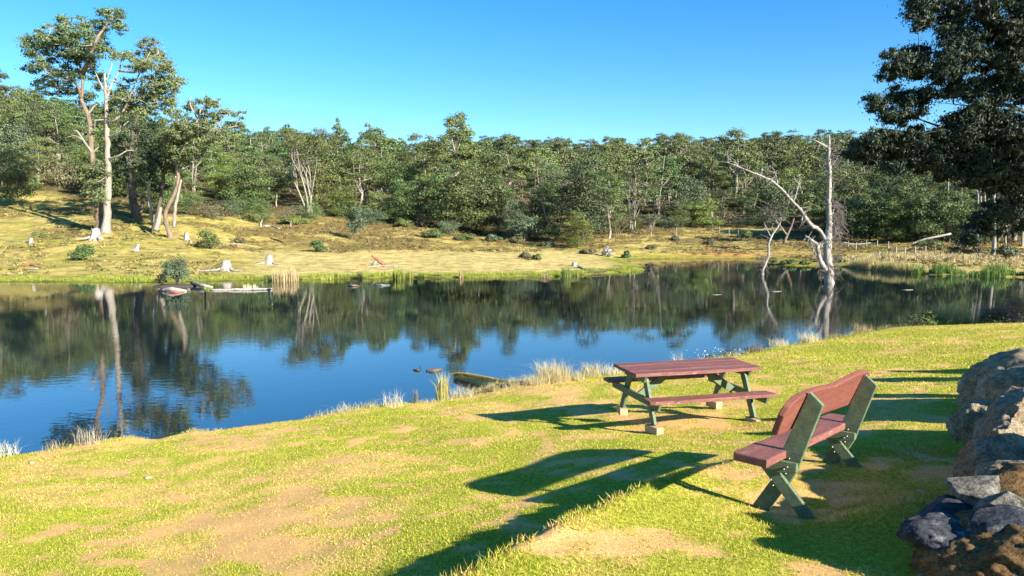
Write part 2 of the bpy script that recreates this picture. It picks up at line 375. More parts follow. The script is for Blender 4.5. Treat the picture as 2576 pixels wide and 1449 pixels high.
def hill_tint(x, y, z, s):
    px, py = scr(x, y, z); p = v3(x, y)
    a = fbm(p, .12, 4, 51); b = fbm(p, .5, 4, 57)
    green = np.array([.22, .23, .035]); straw = np.array([.50, .41, .17]); heath = np.array([.17, .12, .05]); yel = np.array([.43, .35, .12]); wood = np.array([.11, .09, .04]); clay = np.array([.50, .26, .10])
    def L(c, d, f): return c * (1 - f[:, None]) + d * f[:, None]
    c = np.tile(yel, (len(x), 1))
    c = L(c, heath, sstep(.46, .60, a) * .8 * sstep(60, 80, y)); c = L(c, green, sstep(.45, .62, b) * .5)
    # pale mown looking strip on the peninsula
    pal = sstep(560, 720, px) * sstep(1660, 1560, px) * sstep(627, 640, py + (b - .5) * 14) * (py < 700)
    c = L(c, straw, pal * .95)
    c = L(c, heath, sstep(632, 618, py) * sstep(600, 750, px) * sstep(.36, .6, b) * .75)
    c = L(c, green * 1.1, sstep(4.5, 1.0, s + (b - .5) * 3) * .9)
    rs = sstep(2060, 2200, px) * sstep(640, 655, py); c = L(c, straw * .95, rs * sstep(.4, .55, b) * .8)
    cl = np.exp(-(((px - 1860) / 170) ** 2 + ((py - 640) / 8) ** 2)); c = L(c, clay, np.clip(cl, 0, 1) * .7)
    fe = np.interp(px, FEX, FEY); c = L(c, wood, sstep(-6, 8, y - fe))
    c = L(c, np.array([.05, .045, .03]), sstep(.1, -.3, s))
    return c
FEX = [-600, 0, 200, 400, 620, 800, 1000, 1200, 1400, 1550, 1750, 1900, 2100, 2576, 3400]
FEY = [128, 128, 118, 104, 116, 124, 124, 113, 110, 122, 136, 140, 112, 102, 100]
ax = np.concatenate([np.linspace(-1500, -160, 40)[:-1], np.linspace(-160, 160, 420), np.linspace(160, 1500, 40)[1:]])
ay = axis(28, 1500, 50, 135, 0.5, 1.035)
X, Y = np.meshgrid(ax, ay); X = X.ravel(); Y = Y.ravel(); Z, S = far_h(X, Y)
me = mesh('hillside', np.stack([X, Y, Z - .02], 1), gridq(len(ax), len(ay)), col=hill_tint(X, Y, Z, S), mats=[M_HILL], smooth=True)
tag(link('hillside', me), kind='structure')
me = mesh('water', [(-1400, -70, 0), (1400, -70, 0), (1400, 160, 0), (-1400, 160, 0)], [(0, 1, 2, 3)], mats=[M_WATER])
tag(link('lake_water', me), kind='structure')

# ------------------------------------------------------------------ tubes and leaves
def smooth_path(P, n=5):
    P = np.asarray(P, float)
    if len(P) < 3: 
        t = np.linspace(0, 1, n + 1)[:, None]; return P[0] * (1 - t) + P[-1] * t
    out = []
    E_ = np.vstack([2 * P[0] - P[1], P, 2 * P[-1] - P[-2]])
    for i in range(1, len(E_) - 2):
        a, b, c, d = E_[i - 1:i + 3]
        for k in range(n):
            t = k / n; out.append(.5 * ((2 * b) + (-a + c) * t + (2 * a - 5 * b + 4 * c - d) * t * t + (-a + 3 * b - 3 * c + d) * t ** 3))
    out.append(P[-1]); return np.array(out)
class Geo:
    def __init__(s): s.V = []; s.Q = []; s.T = []; s.C = []; s.MI = []; s.n = 0
    def add(s, V, Q=None, T=None, C=None, mi=0):
        V = np.asarray(V, float); s.V.append(V)
        if Q is not None and len(Q): s.Q.append(np.asarray(Q) + s.n); s.MI.append(('q', len(Q), mi))
        if T is not None and len(T): s.T.append(np.asarray(T) + s.n); s.MI.append(('t', len(T), mi))
        s.C.append(np.ones((len(V), 3)) if C is None else np.broadcast_to(C, (len(V), 3)))
        s.n += len(V)
    def tube(s, P, R, sides=7, C=None, mi=0, rough=0.0, rng=None, cap=True):
        P = np.asarray(P, float); R = np.broadcast_to(np.asarray(R, float), (len(P),)).copy()
        T = np.gradient(P, axis=0); T /= np.linalg.norm(T, axis=1)[:, None] + 1e-9
        ref = np.array([0, 0, 1.0]) if abs(T[0][2]) < .9 else np.array([1.0, 0, 0])
        ring = []; u = np.cross(ref, T[0]); u /= np.linalg.norm(u)
        for i in range(len(P)):
            u = u - T[i] * (u @ T[i]); u /= np.linalg.norm(u) + 1e-9; v = np.cross(T[i], u)
            a = np.arange(sides) * 2 * np.pi / sides
            rr = R[i] * (1 + (rough * (rng.random(sides) - .5) if rng is not None and rough else 0))
            ring.append(P[i] + np.outer(np.cos(a) * rr, u) + np.outer(np.sin(a) * rr, v))
        V = np.concatenate(ring); Q = []
        for i in range(len(P) - 1):
            for k in range(sides):
                k2 = (k + 1) % sides; Q.append((i * sides + k, i * sides + k2, (i + 1) * sides + k2, (i + 1) * sides + k))
        T_ = []
        if cap:
            V = np.vstack([V, P[-1], P[0]]); m = len(V) - 2
            for k in range(sides):
                k2 = (k + 1) % sides; o = (len(P) - 1) * sides
                T_.append((o + k, o + k2, m)); T_.append((k2, k, m + 1))
        s.add(V, Q, T_, C, mi)
    def leaves(s, Cn, Nn, ln, wd, col, rng, mi=0, down=0.0):
        n = len(Cn); r = rng.normal(size=(n, 3)); 
        if down: r[:, 2] -= down
        a = np.cross(Nn, r) if not down else r - Nn * (r * Nn).sum(1)[:, None]
        a /= np.linalg.norm(a, axis=1)[:, None] + 1e-9; b = np.cross(Nn, a)
        ln = np.broadcast_to(ln, (n,))[:, None]; wd = np.broadcast_to(wd, (n,))[:, None]
        V = np.stack([Cn - a * ln / 2, Cn + b * wd / 2, Cn + a * ln / 2, Cn - b * wd / 2], 1).reshape(-1, 3)
        s.add(V, np.arange(4 * n).reshape(n, 4), None, np.repeat(col, 4, 0), mi)
    def mesh(s, name, mats, smooth=False):
        V = np.concatenate(s.V); Q = np.concatenate(s.Q) if s.Q else None; T = np.concatenate(s.T) if s.T else None
        mi = np.concatenate([np.full(n, m) for k, n, m in s.MI if k == 'q'] + [np.full(n, m) for k, n, m in s.MI if k == 't'] or [np.zeros(0)])
        return mesh(name, V, Q, T, np.concatenate(s.C), mats, mi, smooth)
def clump_leaves(g, rng, cen, rad, n, size, col, aspect=.6, shell=.55, mi=0, up=.25, down=0.0, jit=.9):
    """cen (k,3), rad (k,3), n leaves in all, spread through the clumps"""
    k = len(cen); wgt = rad.prod(1) ** .7; wgt /= wgt.sum(); idx = rng.choice(k, n, p=wgt)
    d = rng.normal(size=(n, 3)); d /= np.linalg.norm(d, axis=1)[:, None]
    d[:, 2] = np.where(d[:, 2] < -.35, -d[:, 2] * .5, d[:, 2])
    rr = (shell + (1 - shell) * rng.random(n)) ** .8 * (1 + .18 * rng.normal(size=n))
    pos = cen[idx] + d * rr[:, None] * rad[idx]
    nn = d + rng.normal(size=(n, 3)) * jit * .6; nn[:, 2] += up; nn /= np.linalg.norm(nn, axis=1)[:, None]
    cc = col * (1 + .28 * (rng.random((n, 1)) - .5)) * (1 + (rng.random((k, 1)) - .5) * .5)[idx]
    cc = cc + rng.random((n, 1)) * np.array([.02, .012, 0])
    sz = size * (.7 + .6 * rng.random(n))
    g.leaves(pos, nn, sz, sz * aspect, cc, rng, mi, down)
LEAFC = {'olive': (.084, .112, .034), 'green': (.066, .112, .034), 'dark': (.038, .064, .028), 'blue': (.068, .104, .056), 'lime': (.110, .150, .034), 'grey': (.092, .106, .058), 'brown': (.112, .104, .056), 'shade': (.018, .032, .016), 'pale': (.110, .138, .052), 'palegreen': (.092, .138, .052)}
def gen_tree(seed, form, H=16., W=10., colr='olive', leaves=3000, lsize=.42, bark=0, sides=5, trunks=1):
    """returns (wood Geo, crown Geo) of a standing tree, base at the origin"""
    rng = np.random.default_rng(seed); wood = Geo(); cr = Geo(); R = W / 2
    P = dict(gum=(.24, 40, .15, .62, .4), round=(.03, 46, .18, .85, .45), umbrella=(.50, 40, .12, .5, .4), sparse=(.28, 34, .11, .55, .3), tall=(.30, 34, .15, .7, .4), bush=(.0, 24, .24, .8, .5), cone=(.10, 42, .18, .8, .45))[form]
    zb, nc, cs, flat, shell = P
    cen = []
    while len(cen) < nc:
        q = rng.uniform(-1, 1, 3)
        t = (q[2] + 1) / 2
        if form in ('gum', 'sparse', 'tall'): prof = np.sin(np.pi * min(1, .18 + t * .8)) ** .7
        elif form == 'umbrella': prof = (.35 + .65 * t) * (1 if t < .8 else np.sqrt(max(0, 1 - ((t - .8) / .25) ** 2)))
        elif form == 'cone': prof = 1 - t * .85
        else: prof = np.sqrt(max(0, 1 - (t * 1.15 - .28) ** 2)) if t > .1 else .8
        r = np.hypot(q[0], q[1])
        if r > prof or r < prof * (.35 if rng.random() < .75 else 0): continue
        c = np.array([q[0] * R * .85, q[1] * R * .85, H * (zb + .06 + (1 - zb - .10) * t)])
        if cen and min(np.linalg.norm((c - o) / [1, 1, flat]) for o in cen) < W * cs * .62: 
            if rng.random() < .85: continue
        cen.append(c)
    cen = np.array(cen); rs = W * cs * (.65 + .7 * rng.random(nc)); rad = np.stack([rs, rs, rs * flat], 1)
    # wood
    lean = rng.normal(size=2) * .04 * H
    for tr in range(trunks):
        off = rng.normal(size=2) * (.035 * H if trunks > 1 else 0)
        fork = H * (zb * .75 + .08); sp = rng.normal(size=2) * (.10 * W if trunks > 1 else 0)
        p0 = np.array([off[0], off[1], -.6]); p1 = np.array([lean[0] * .4 + sp[0], lean[1] * .4 + sp[1], fork]); top = np.array([lean[0] + sp[0] * 2, lean[1] + sp[1] * 2, H * .82])
        path = smooth_path([p0, (p0 + p1) / 2 + rng.normal(size=3) * [.02 * H, .02 * H, 0], p1, (p1 + top) / 2 + rng.normal(size=3) * [.05 * H, .05 * H, 0], top], 3)
        r0 = H * (.022 if trunks == 1 else .013) * (1.1 if form == 'gum' else 1)
        wood.tube(path, np.linspace(r0, r0 * .18, len(path)) * np.where(np.arange(len(path)) == 0, 1.7, 1), sides + 1)
        nl = 5 if form != 'bush' else 3; pts = [path]
        sel = rng.choice(nc, nl, replace=False)
        for j in sel:
            b = path[rng.integers(3, len(path) - 3)]; e = cen[j]
            mid = (b + e) / 2 + np.array([0, 0, .04 * H]) + rng.normal(size=3) * .03 * H
            pp = smooth_path([b, mid, e], 3); wood.tube(pp, np.linspace(r0 * .45, r0 * .10, len(pp)), sides); pts.append(pp)
        allp = np.concatenate(pts)
        for j in range(nc):
            if j % trunks != tr: continue
            e = cen[j]; dd = np.linalg.norm((allp - e) * [1, 1, 1.4], axis=1) + (allp[:, 2] > e[2]) * H * .2; b = allp[np.argmin(dd)]
            pp = smooth_path([b, (b + e) / 2 + rng.normal(size=3) * .02 * H - [0, 0, .01 * H], e], 2)
            wood.tube(pp, np.linspace(r0 * .2, r0 * .05, len(pp)), 4, cap=False)
    clump_leaves(cr, rng, cen, rad, leaves, lsize, np.array(LEAFC[colr]), .6, shell)
    return wood, cr

# ------------------------------------------------------------------ forest prototypes
NEARP = []; FARP = []
specs_near = [('gum', 'olive', 1, 0), ('gum', 'green', 2, 0), ('umbrella', 'olive', 4, 0), ('round', 'green', 1, 2), ('round', 'lime', 1, 2), ('round', 'blue', 1, 2), ('cone', 'dark', 1, 2), ('sparse', 'grey', 3, 0), ('tall', 'olive', 1, 0), ('sparse', 'brown', 2, 1), ('bush', 'green', 2, 2), ('bush', 'brown', 2, 2), ('round', 'olive', 2, 1), ('bush', 'blue', 1, 2)]
BM = [M_BARKP, M_BARKB, M_BARKD]
for i, (fo, co, tr, bk) in enumerate(specs_near):
    H_, W_ = dict(gum=(16, 11), round=(11, 9), umbrella=(18, 17), sparse=(12, 9), tall=(19, 9), bush=(3.2, 4), cone=(15, 8))[fo]
    wd, cr = gen_tree(100 + i * 7, fo, H_, W_, co, 11000 if fo not in ('sparse', 'bush') else (3200 if fo == 'sparse' else 2600), dict(bush=.16).get(fo, .27), bk, 6, tr)
    NEARP.append(dict(form=fo, col=co, H=H_, W=W_, wood=wd.mesh('trunk', [BM[bk]], True), crown=cr.mesh('crown', [M_LEAF])))
for i, (fo, co, tr, bk) in enumerate([('gum', 'olive', 1, 0), ('gum', 'green', 1, 0), ('gum', 'grey', 1, 0), ('tall', 'olive', 1, 0), ('round', 'green', 1, 2), ('cone', 'dark', 1, 2), ('gum', 'olive', 2, 0), ('round', 'olive', 1, 0), ('tall', 'green', 1, 0)]):
    H_, W_ = dict(gum=(16, 11), round=(12, 10), tall=(19, 9), cone=(15, 8))[fo]
    wd, cr = gen_tree(500 + i * 13, fo, H_, W_, co, 3400, .46, bk, 4, tr)
    g = Geo(); g.V = wd.V + cr.V; g.C = wd.C + cr.C; n0 = wd.n
    g.Q = wd.Q + [q + n0 for q in cr.Q]; g.T = wd.T; g.MI = wd.MI + [(k, n, 1) for k, n, _ in cr.MI]
    FARP.append(dict(form=fo, col=co, H=H_, W=W_, mesh=g.mesh('far_tree', [BM[bk], M_LEAF])))
# ------------------------------------------------------------------ forest
def ground_at(px, py, y0=52, y1=400):
    """first point of the far ground seen at (px, py)"""
    ys = np.linspace(y0, y1, 1400); xs = (px - CX) / F * ys
    z, s = far_h(xs, ys); X2, Y2 = scr(xs, ys, z)
    hit = np.where((Y2 <= py) & (s > 0))[0]
    k = hit[0] if len(hit) else len(ys) - 1
    return np.array([xs[k], ys[k], z[k]])
CWORD = dict(olive='olive green', green='mid green', dark='dark green', blue='blue-green', lime='bright yellow-green', grey='grey-green', brown='brownish')
FWORD = dict(gum='gum tree', round='bushy tree', umbrella='umbrella-crowned gum', sparse='open tree', tall='slender gum', bush='low bush', cone='conical tree')
SEC = [(-9999, 110, 'by the left edge'), (110, 330, 'behind the tallest gum'), (330, 470, 'behind the shaded gum'), (470, 640, 'right of the orange trunk'),
       (640, 740, 'left of the umbrella gum'), (740, 860, 'around the umbrella gum'), (860, 1000, 'behind the lone tree'), (1000, 1140, 'left of the spire gum'),
       (1140, 1290, 'around the spire gum'), (1290, 1420, 'above the mid peninsula'), (1420, 1560, 'above the peninsula tip'), (1560, 1760, 'beyond the open water'), (1760, 1930, 'behind the long dead limb'),
       (1930, 2130, 'behind the white dead tree'), (2130, 2300, 'right of white dead tree'), (2300, 2450, 'above the fallen log'), (2450, 99999, 'among the white trunks')]
ROWS = [(0, 160, 'at the forest edge'), (160, 240, 'on the lower slope'), (240, 340, 'halfway up the slope'), (340, 9999, 'near the ridge')]
ORD = ['first', 'second', 'third', 'fourth', 'fifth', 'sixth', 'seventh', 'eighth', 'ninth', 'tenth', 'eleventh', 'twelfth']
def pick(lst, pred):
    c = [i for i, p in enumerate(lst) if pred(p)]; return c[RNG.integers(len(c))]
things = []   # x, y, z, H, W, near index or far index
# explicit trees: px, base py, top py, width px, form, colour
EXPL = [(52,515,356,118,'round','olive',None),(160,470,378,110,'bush','brown',None),(20,470,385,70,'round','green',None),(110,465,330,90,'gum','olive',None),
 (572,500,418,90,'round','lime',None),(500,470,405,70,'round','olive',None),(655,512,382,110,'sparse','olive','thin'),(620,515,400,70,'tall','dark',None),(700,520,420,70,'gum','olive',None),
 (782,538,326,200,'umbrella','olive','umbrella'),(867,545,466,92,'round','lime',None),(950,552,474,92,'round','olive',None),(860,440,322,60,'tall','green',None),
 (1062,565,438,120,'round','green',None),(1195,582,405,170,'round','olive',None),(1120,575,425,120,'round','green',None),(1250,585,440,110,'round','green',None),(1018,545,425,90,'round','dark',None),
 (1330,606,530,84,'bush','blue',None),(1300,600,505,80,'round','blue',None),(1400,602,415,140,'gum','green',None),(1465,612,395,150,'cone','green',None),(1530,600,420,120,'gum','olive',None),(1452,622,532,84,'round','lime',None),(1375,595,470,90,'round','dark',None),
 (1560,595,505,100,'sparse','brown',None),(1592,585,415,110,'sparse','grey','pale'),(1633,592,520,90,'sparse','grey',None),(1700,572,500,80,'round','green',None),(1768,572,498,96,'round','lime',None),(1670,570,480,110,'sparse','grey',None),(1730,570,510,100,'bush','grey',None),(1820,560,460,110,'gum','olive',None),(1790,545,400,110,'gum','olive',None),
 (2010,560,430,110,'gum','olive',None),(2080,600,470,90,'round','dark',None),(2140,603,440,100,'gum','dark',None),(2190,608,468,120,'round','green',None),(2246,608,505,84,'round','lime',None),(2293,606,546,50,'round','green',None),(2350,600,470,110,'gum','dark',None),(2400,600,440,110,'gum','dark',None),(2320,590,420,120,'gum','dark',None),
 (2430,610,470,80,'gum','green',None),(2530,615,450,90,'gum','dark',None),(2570,620,430,100,'gum','dark',None),(1870,560,470,90,'gum','green',None),(1930,555,440,100,'round','dark',None),
 (2150,598,440,110,'round','dark',None),(2215,600,450,110,'round','dark',None),(2270,602,430,110,'round','green',None),(2330,606,480,110,'round','dark',None),(2390,612,470,110,'round','dark',None),(2440,600,430,110,'round','dark',None),(2490,602,440,110,'round','dark',None),(2540,604,440,110,'round','dark',None),(2590,610,430,110,'round','dark',None),(2120,590,400,110,'gum','dark',None),(400,540,400,120,'round','dark',None),(330,500,380,110,'round','dark',None),(260,500,400,110,'bush','grey',None),(470,520,440,90,'round','olive',None),(540,480,350,110,'gum','olive',None),(450,480,330,110,'gum','dark',None),(600,470,370,90,'gum','olive',None)]
RB = np.random.default_rng(99)
for k_ in range(44):
    px = 480 + k_ * 46 + RB.uniform(-16, 16); EXPL.append((px, None, None, RB.uniform(40, 85), 'bush', ['green', 'brown', 'blue', 'green'][k_ % 4], None))
for px, pb, ptp, wpx, fo, co, nt_ in EXPL:
    if pb is None:
        d = float(np.interp(px, FEX, FEY)) + RB.uniform(-5, 6); x = (px - CX) / F * d; things.append([x, d, fh(x, d) - .1, wpx * RB.uniform(.5, .8) / F * d, wpx / F * d, 'n', [i for i, p in enumerate(NEARP) if p['form'] == 'bush' and p['col'] == co][0], RB.uniform(0, 6.28)]); continue
    g = ground_at(px, pb); d = g[1]; d = min(d, 190)
    if d == 190: g = np.array([(px - CX) / F * 190, 190, fh((px - CX) / F * 190, 190)])
    Hh = max(2.0, (scr(*g)[1] - ptp) / F * d); W_ = wpx / F * d
    cand = [i for i, p in enumerate(NEARP) if p['form'] == fo and p['col'] == co] or [i for i, p in enumerate(NEARP) if p['form'] == fo] 
    i = cand[0]
    cc = NEARP[i]['col']
    things.append([g[0], g[1], g[2] - .1, Hh, W_, 'n', i, RNG.uniform(0, 6.28)])
# skyline trees with their own tops: px, top py, depth, width px, form
SKY = [(1165,283,215,42,'tall'),(1180,345,230,70,'gum'),(760,330,260,80,'gum'),(905,352,330,60,'gum'),(950,340,300,70,'gum'),(1085,346,320,70,'gum'),(1245,342,330,60,'gum'),(1330,345,400,60,'gum'),(1400,340,420,70,'gum'),(1480,345,430,60,'gum'),
       (1560,352,440,60,'gum'),(1645,344,440,60,'gum'),(1700,352,450,60,'gum'),(1760,342,440,60,'tall'),(1830,350,450,60,'gum'),(1900,343,430,60,'gum'),(1980,328,380,80,'gum'),(2030,336,400,60,'gum'),(2090,338,400,60,'gum'),(2160,328,360,70,'gum'),(2230,335,360,70,'gum'),
       (15,222,260,90,'gum'),(70,228,270,80,'gum'),(120,250,260,80,'gum'),(60,300,200,100,'gum'),(700,352,380,60,'gum'),(650,343,360,60,'gum'),(600,330,330,60,'gum'),(540,315,310,70,'gum'),(480,300,300,70,'gum')]
for px, tp, d, wpx, fo in SKY:
    x = (px - CX) / F * d; z = fh(x, d); Hh = (EYE + (HOR - tp) / F * d) - z; W_ = wpx / F * d
    if d < 240: things.append([x, d, z - .3, Hh, W_, 'n', pick(NEARP, lambda p: p['form'] == fo), RNG.uniform(0, 6.28)])
    else: things.append([x, d, z - .3, min(max(Hh, 13), 30), W_, 'f', pick(FARP, lambda p: p['form'] == fo), RNG.uniform(0, 6.28)])
# the rest, spread by darts
pts_ = [(t[0], t[1]) for t in things]; cell = {}
def okd(x, y, r):
    i, j = int(x // 10), int(y // 10)
    for a in (-1, 0, 1):
        for b in (-1, 0, 1):
            for (qx, qy) in cell.get((i + a, j + b), ()):
                if (qx - x) ** 2 + (qy - y) ** 2 < r * r: return False
    return True
for q in pts_: cell.setdefault((int(q[0] // 10), int(q[1] // 10)), []).append(q)
cand = []
for _ in range(12000):
    y = math.sqrt(RNG.uniform(100 ** 2, 480 ** 2)); u = RNG.uniform(-.86, .90); x = u * y; px = CX + F * u
    if y < np.interp(px, FEX, FEY) + 3: continue
    r = 7.0 if y < 200 else 9.0
    if y > 300: r = 9.8
    if not okd(x, y, r): continue
    cell.setdefault((int(x // 10), int(y // 10)), []).append((x, y)); cand.append((x, y))
cand = np.array(cand); cz = far_h(cand[:, 0], cand[:, 1])[0]
for (x, y), z in zip(cand, cz):
    k = RNG.random(); sc_ = RNG.uniform(.8, 1.2)
    if y < 175:
        f = 'gum' if k < .40 else 'round' if k < .74 else 'tall' if k < .82 else 'sparse' if k < .9 else 'cone'
        i = pick(NEARP, lambda p: p['form'] == f); p = NEARP[i]; things.append([x, y, z - .3, p['H'] * sc_ * .85, p['W'] * sc_ * .95, 'n', i, RNG.uniform(0, 6.28)])
    else:
        f = 'gum' if k < .66 else 'tall' if k < .82 else 'round' if k < .94 else 'cone'
        i = pick(FARP, lambda p: p['form'] == f); p = FARP[i]; things.append([x, y, z - .3, p['H'] * sc_ * .92, p['W'] * sc_ * 1.0, 'f', i, RNG.uniform(0, 6.28)])
# which ones show largest: paint crown ellipses from near to far on a coarse grid
things.sort(key=lambda t: t[1])
grid = np.zeros((300, 1300), bool); vis = []
yy, xx = np.mgrid[0:300, 0:1300]
for t in things:
    cx_, cy_ = scr(t[0], t[1], t[2] + t[3] * .6); rx = t[4] * .45 / t[1] * F; ry = t[3] * .42 / t[1] * F
    gx, gy = cx_ / 2, (cy_ - 100) / 2; rx /= 2; ry /= 2
    x0, x1, y0, y1 = int(max(0, gx - rx)), int(min(1288, gx + rx + 1)), int(max(0, gy - ry)), int(min(300, gy + ry + 1))
    if x0 >= x1 or y0 >= y1: vis.append(0); continue
    sub = ((xx[y0:y1, x0:x1] - gx) / max(rx, 1)) ** 2 + ((yy[y0:y1, x0:x1] - gy) / max(ry, 1)) ** 2 < 1
    g_ = grid[y0:y1, x0:x1]; vis.append(int((sub & ~g_).sum())); g_ |= sub
order = np.argsort(-np.array(vis)); nmax = 296
keepi = set(int(i) for i in order[:nmax] if vis[i] > 6)
groups = {}
for i in sorted(keepi):
    t = things[i]; px = float(scr(t[0], t[1], t[2])[0]); P = NEARP[t[6]] if t[5] == 'n' else FARP[t[6]]
    sec = next(s for a, b, s in SEC if a <= px < b); row = next(s for a, b, s in ROWS if a <= t[1] < b)
    groups.setdefault((CWORD[P['col']], FWORD[P['form']], row, sec), []).append((px, i))
labels = {}
for k, v in groups.items():
    v.sort()
    for n, (px, i) in enumerate(v):
        base = f'{k[0]} {k[1]} {k[2]}, {k[3]}'
        if len(v) > 1: base = (f'leftmost ' if n == 0 else 'rightmost ' if n == len(v) - 1 else ORD[min(n, 11)] + ' from left ') + base
        labels[i] = base
NM = dict(gum='gum_tree', tall='gum_tree', round='bushy_tree', umbrella='umbrella_gum', sparse='open_tree', bush='bush', cone='conical_tree')
def place_near(t, label, group='trees of the forest edge', cat=None):
    P = NEARP[t[6]]; e = empty(NM[P['form']], (t[0], t[1], t[2]), t[7]); e.scale = (t[4] / P['W'], t[4] / P['W'], t[3] / P['H'])
    tag(e, label, cat or ('bush' if P['form'] == 'bush' else 'tree'), group)
    link('trunk', P['wood'], e); link('crown', P['crown'], e); return e
rest = []
for i, t in enumerate(things):
    if i in keepi:
        if t[5] == 'n': place_near(t, labels[i])
        else:
            P = FARP[t[6]]; o = link(NM[P['form']], P['mesh'], None, (t[0], t[1], t[2])); o.rotation_euler = (0, 0, t[7]); o.scale = (t[4] / P['W'], t[4] / P['W'], t[3] / P['H'])
            tag(o, labels[i], 'tree', 'trees of the wooded hill')
    elif t[5] == 'f' or True: rest.append(t)
# the remaining trees, mostly hidden behind the others: one object of instances
rp = np.array([[t[0], t[1], t[2]] for t in rest]); me = bpy.data.meshes.new('forest'); me.from_pydata(rp.tolist(), [], [])
a = me.attributes.new('yaw', 'FLOAT', 'POINT'); a.data.foreach_set('value', [t[7] for t in rest])
a = me.attributes.new('size', 'FLOAT_VECTOR', 'POINT'); a.data.foreach_set('vector', np.array([[t[4] / 11, t[4] / 11, t[3] / 16] for t in rest]).ravel())
fo_ = link('forest', me); tag(fo_, kind='stuff', label='dense eucalypt forest filling the gaps on the wooded hill', cat='forest')
ng = bpy.data.node_groups.new('forest_instances', 'GeometryNodeTree')
ng.interface.new_socket('Geometry', in_out='INPUT', socket_type='NodeSocketGeometry'); ng.interface.new_socket('Geometry', in_out='OUTPUT', socket_type='NodeSocketGeometry')
gi = ng.nodes.new('NodeGroupInput'); go = ng.nodes.new('NodeGroupOutput'); jn = ng.nodes.new('GeometryNodeJoinGeometry')
gums = [o for o in COL.objects if o.type == 'MESH' and o.name.startswith(('gum_tree', 'bushy_tree', 'conical_tree'))]; seen = set()
for o in gums:
    if o.data.name in seen: continue
    seen.add(o.data.name); oi = ng.nodes.new('GeometryNodeObjectInfo'); oi.inputs['Object'].default_value = o; oi.inputs['As Instance'].default_value = True; oi.transform_space = 'ORIGINAL'
    ng.links.new(oi.outputs['Geometry'], jn.inputs[0])
ip = ng.nodes.new('GeometryNodeInstanceOnPoints'); ip.inputs['Pick Instance'].default_value = True
na = ng.nodes.new('GeometryNodeInputNamedAttribute'); na.data_type = 'FLOAT'; na.inputs[0].default_value = 'yaw'
nv = ng.nodes.new('GeometryNodeInputNamedAttribute'); nv.data_type = 'FLOAT_VECTOR'; nv.inputs[0].default_value = 'size'
cx3 = ng.nodes.new('ShaderNodeCombineXYZ'); ng.links.new(na.outputs[0], cx3.inputs[2])
ng.links.new(gi.outputs[0], ip.inputs['Points']); ng.links.new(jn.outputs[0], ip.inputs['Instance']); ng.links.new(cx3.outputs[0], ip.inputs['Rotation']); ng.links.new(nv.outputs[0], ip.inputs['Scale'])
ng.links.new(ip.outputs[0], go.inputs[0]); md = fo_.modifiers.new('instances', 'NODES'); md.node_group = ng

